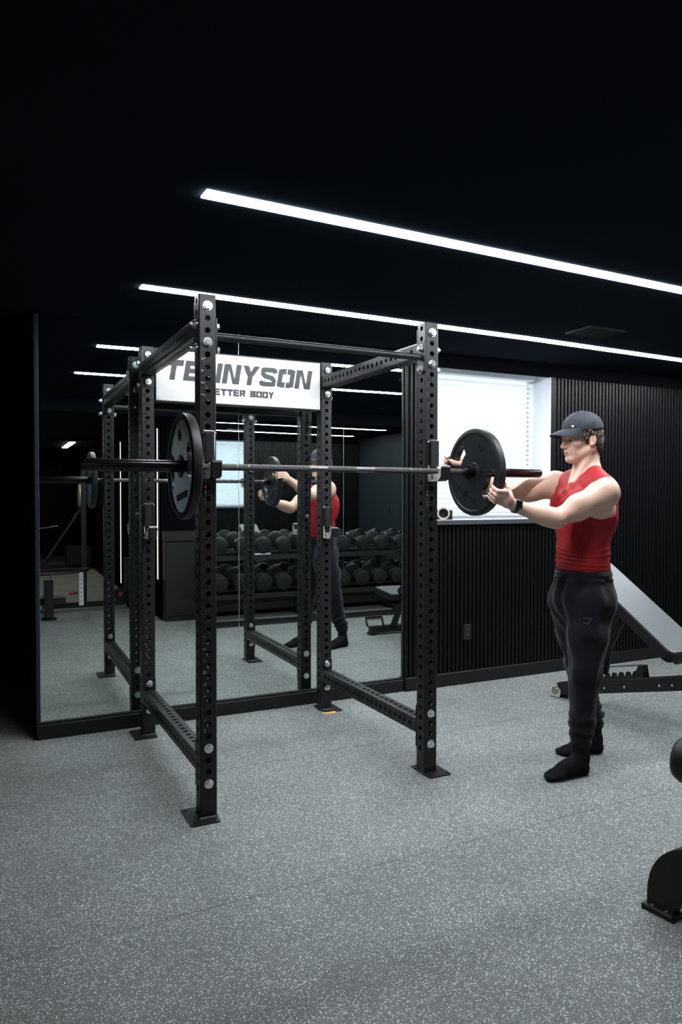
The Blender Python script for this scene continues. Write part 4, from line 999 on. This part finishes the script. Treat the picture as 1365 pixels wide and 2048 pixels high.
for tier, z_, ra, rb, pitch, n_ in (('top', .865, .098, .076, .258, 14), ('bottom', .440, .106, .092, .254, 14)):
    for k in range(n_):
        r = ra+(rb-ra)*k/(n_-1); L = .095+.02*(r-.07)/.03; hd, hn = dumbbell_meshes(r, L)
        t = thing('dumbbell', 'black round dumbbell, %s from the cabinet on the %s tier' % (ORD[k], tier), 'dumbbell', (1.44+k*pitch+rnd.uniform(-.008, .008), -2.08, z_-.055), R(rnd.uniform(-4, 4)), 'dumbbells on the %s tier' % tier)
        t.rotation_euler = (R(-11), 0, t.rotation_euler.z)
        for s in (-1, 1): link('head', hd, t, (0, s*(.075+L/2), .040+r*.35))
        link('handle', hn, t, (0, 0, .040+r*.35))
cb = thing('storage_cabinet', 'tall black storage cabinet at the end of dumbbell rack', 'cabinet', (.91, -2.39, 0))
bm = NB(); box(bm, 0, .345, 0, .14, 0, .90, .004); obj('cabinet_body', bm, 'black', cb)
bm = NB(); box(bm, -.005, .35, -.0, .15, .905, 1.02, .004); obj('cabinet_top', bm, 'black', cb)
bm = NB(); box(bm, .012, .333, .141, .147, .06, .885, .002); obj('cabinet_door', bm, 'black', cb)
bm = NB(); box(bm, 1.25, 4.9, -1.93, -1.60, 0, .012, .003); tag(obj('floor_mat', bm, 'rubber'), 'thin dark rubber mat strip in front of the dumbbell rack', 'mat')
# ================================================================ corridor equipment (mirror only)
mat('led', (1, 1, 1), .4, emit=(1, .93, .80), estr=1.5)
for y_, z0_, z1_, lab in ((-2.46, .46, 2.19, 'thin vertical light line on the corridor corner nearest the room'), (-5.2, .12, 2.22, 'thin vertical light line further along the corridor wall')):
    t = thing('light_line', lab, 'lamp', (.868, y_, z0_), 0, 'vertical light lines in the corridor')
    bm = NB(); box(bm, -.005, .005, -.004, .004, 0, z1_-z0_, .001); obj('light_tube', bm, 'led', t)
    bm = NB(); box(bm, .005, .028, -.008, .008, 0, z1_-z0_, .002); obj('light_channel', bm, 'black', t)
cm_ = thing('cable_machine', 'black cable machine with weight stack in the corridor', 'machine', (.18, -3.60, 0))
bm = NB(); box(bm, -.46, .66, -.03, .03, .03, .095, .004); obj('base_beam', bm, 'powder', cm_)
bm = NB(); box(bm, -.028, .032, -.028, .032, .095, 1.86, .004); obj('mast', bm, 'powder', cm_)
bm = NB(); box(bm, -.49, -.43, -.03, .72, .03, .095, .004); obj('side_beam', bm, 'powder', cm_)
bm = NB(); box(bm, -.50, -.40, .60, .70, .03, .46, .004); obj('front_post', bm, 'powder', cm_)
for x_, y_ in ((-.45, .65), (.60, 0), (-.45, 0)):
    bm = NB(); lathe(bm, [(0, 0), (.085, 0), (.085, .018), (.05, .03), (0, .03)], 24, Matrix.Translation((x_, y_, 0))); obj('round_foot', bm, 'rubber', cm_)
bm = NB(); tube(bm, [(-.60, .66, .52), (-.20, .62, .53), (-.02, .50, .54), (.02, .38, .54), (-.06, .28, .53), (-.60, .24, .52)], .017, 10); obj('handle_loop', bm, 'powder', cm_, smooth=50)
bm = NB(); cyl(bm, (-.42, .65, .46), (-.42, .65, .55), .012, 10); obj('loop_pin', bm, 'chrome', cm_)
bm = NB(); box(bm, -.09, -.04, .30, .35, .10, .50, .003); wp = obj('white_tube', bm, 'white_plastic', cm_)
for k in range(6):
    bm = NB(); cyl(bm, (-.066, .352, .16+k*.05), (-.066, .350, .16+k*.05), .007, 10); obj('adjust_hole', bm, 'black', wp)
bm = NB(); tube(bm, [(-.10, .32, .25), (-.16, .32, .25)], .012, 10); kn = obj('knob_stem', bm, 'powder', cm_); bm = NB(); bmesh.ops.create_uvsphere(bm, u_segments=14, v_segments=10, radius=.024); obj('knob', bm, 'red_plastic', kn, (-.18, .32, .25), smooth=80)
bm = NB(); box(bm, -.62, -.26, .34, .60, .16, .24, .006); obj('seat_plate', bm, 'black', cm_)
bm = NB(); box(bm, .50, .62, -.09, .09, .10, .13, .002); wm = to_mesh(bm, 'stack_plate', 'rubber')
for k in range(16): link('stack_plate', wm, cm_, (0, 0, k*.033))
bm = NB(); lathe(bm, [(.03, -.012), (.085, -.012), (.078, 0), (.085, .012), (.03, .012), (.03, -.012)], 28, Matrix.Translation((.44, .02, .17)) @ Matrix.Rotation(R(90), 4, 'X')); pu = obj('pulley', bm, 'black', cm_); bm = NB(); cyl(bm, (.44, -.0, .17), (.44, .04, .17), .025, 14); obj('pulley_hub', bm, 'red_plastic', pu)
rm = thing('row_machine', 'black inclined row machine far along the corridor', 'machine', (.35, -9.0, 0))
bm = NB(); box(bm, -.45, .55, -.05, .05, .02, .10, .004); obj('base_beam', bm, 'powder', rm)
bm = NB(); tube(bm, [(-.36, 0, .09), (.20, 0, .95), (.42, 0, 1.30)], .04, 8); obj('incline_frame', bm, 'powder', rm)
bm = NB(); box(bm, .05, .50, -.18, .18, .10, .45, .01); obj('counterweight_box', bm, 'black', rm)
bm = NB(); tube(bm, [(.35, 0, 1.15), (-.08, 0, .84), (-.42, 0, .80)], .016, 8); hb = obj('handle_bar', bm, 'chrome', rm)
bm = NB(); bmesh.ops.create_uvsphere(bm, u_segments=16, v_segments=10, radius=.085); obj('grip_ball', bm, 'blue_plastic', hb, (-.50, 0, .80), smooth=80)
bm = NB(); lathe(bm, [(0, -.03), (.22, -.03), (.225, 0), (.22, .03), (0, .03)], 30, Matrix.Translation((.30, .28, 1.42)) @ Matrix.Rotation(R(90), 4, 'Y')); obj('disc_weight', bm, 'beige_steel', rm)
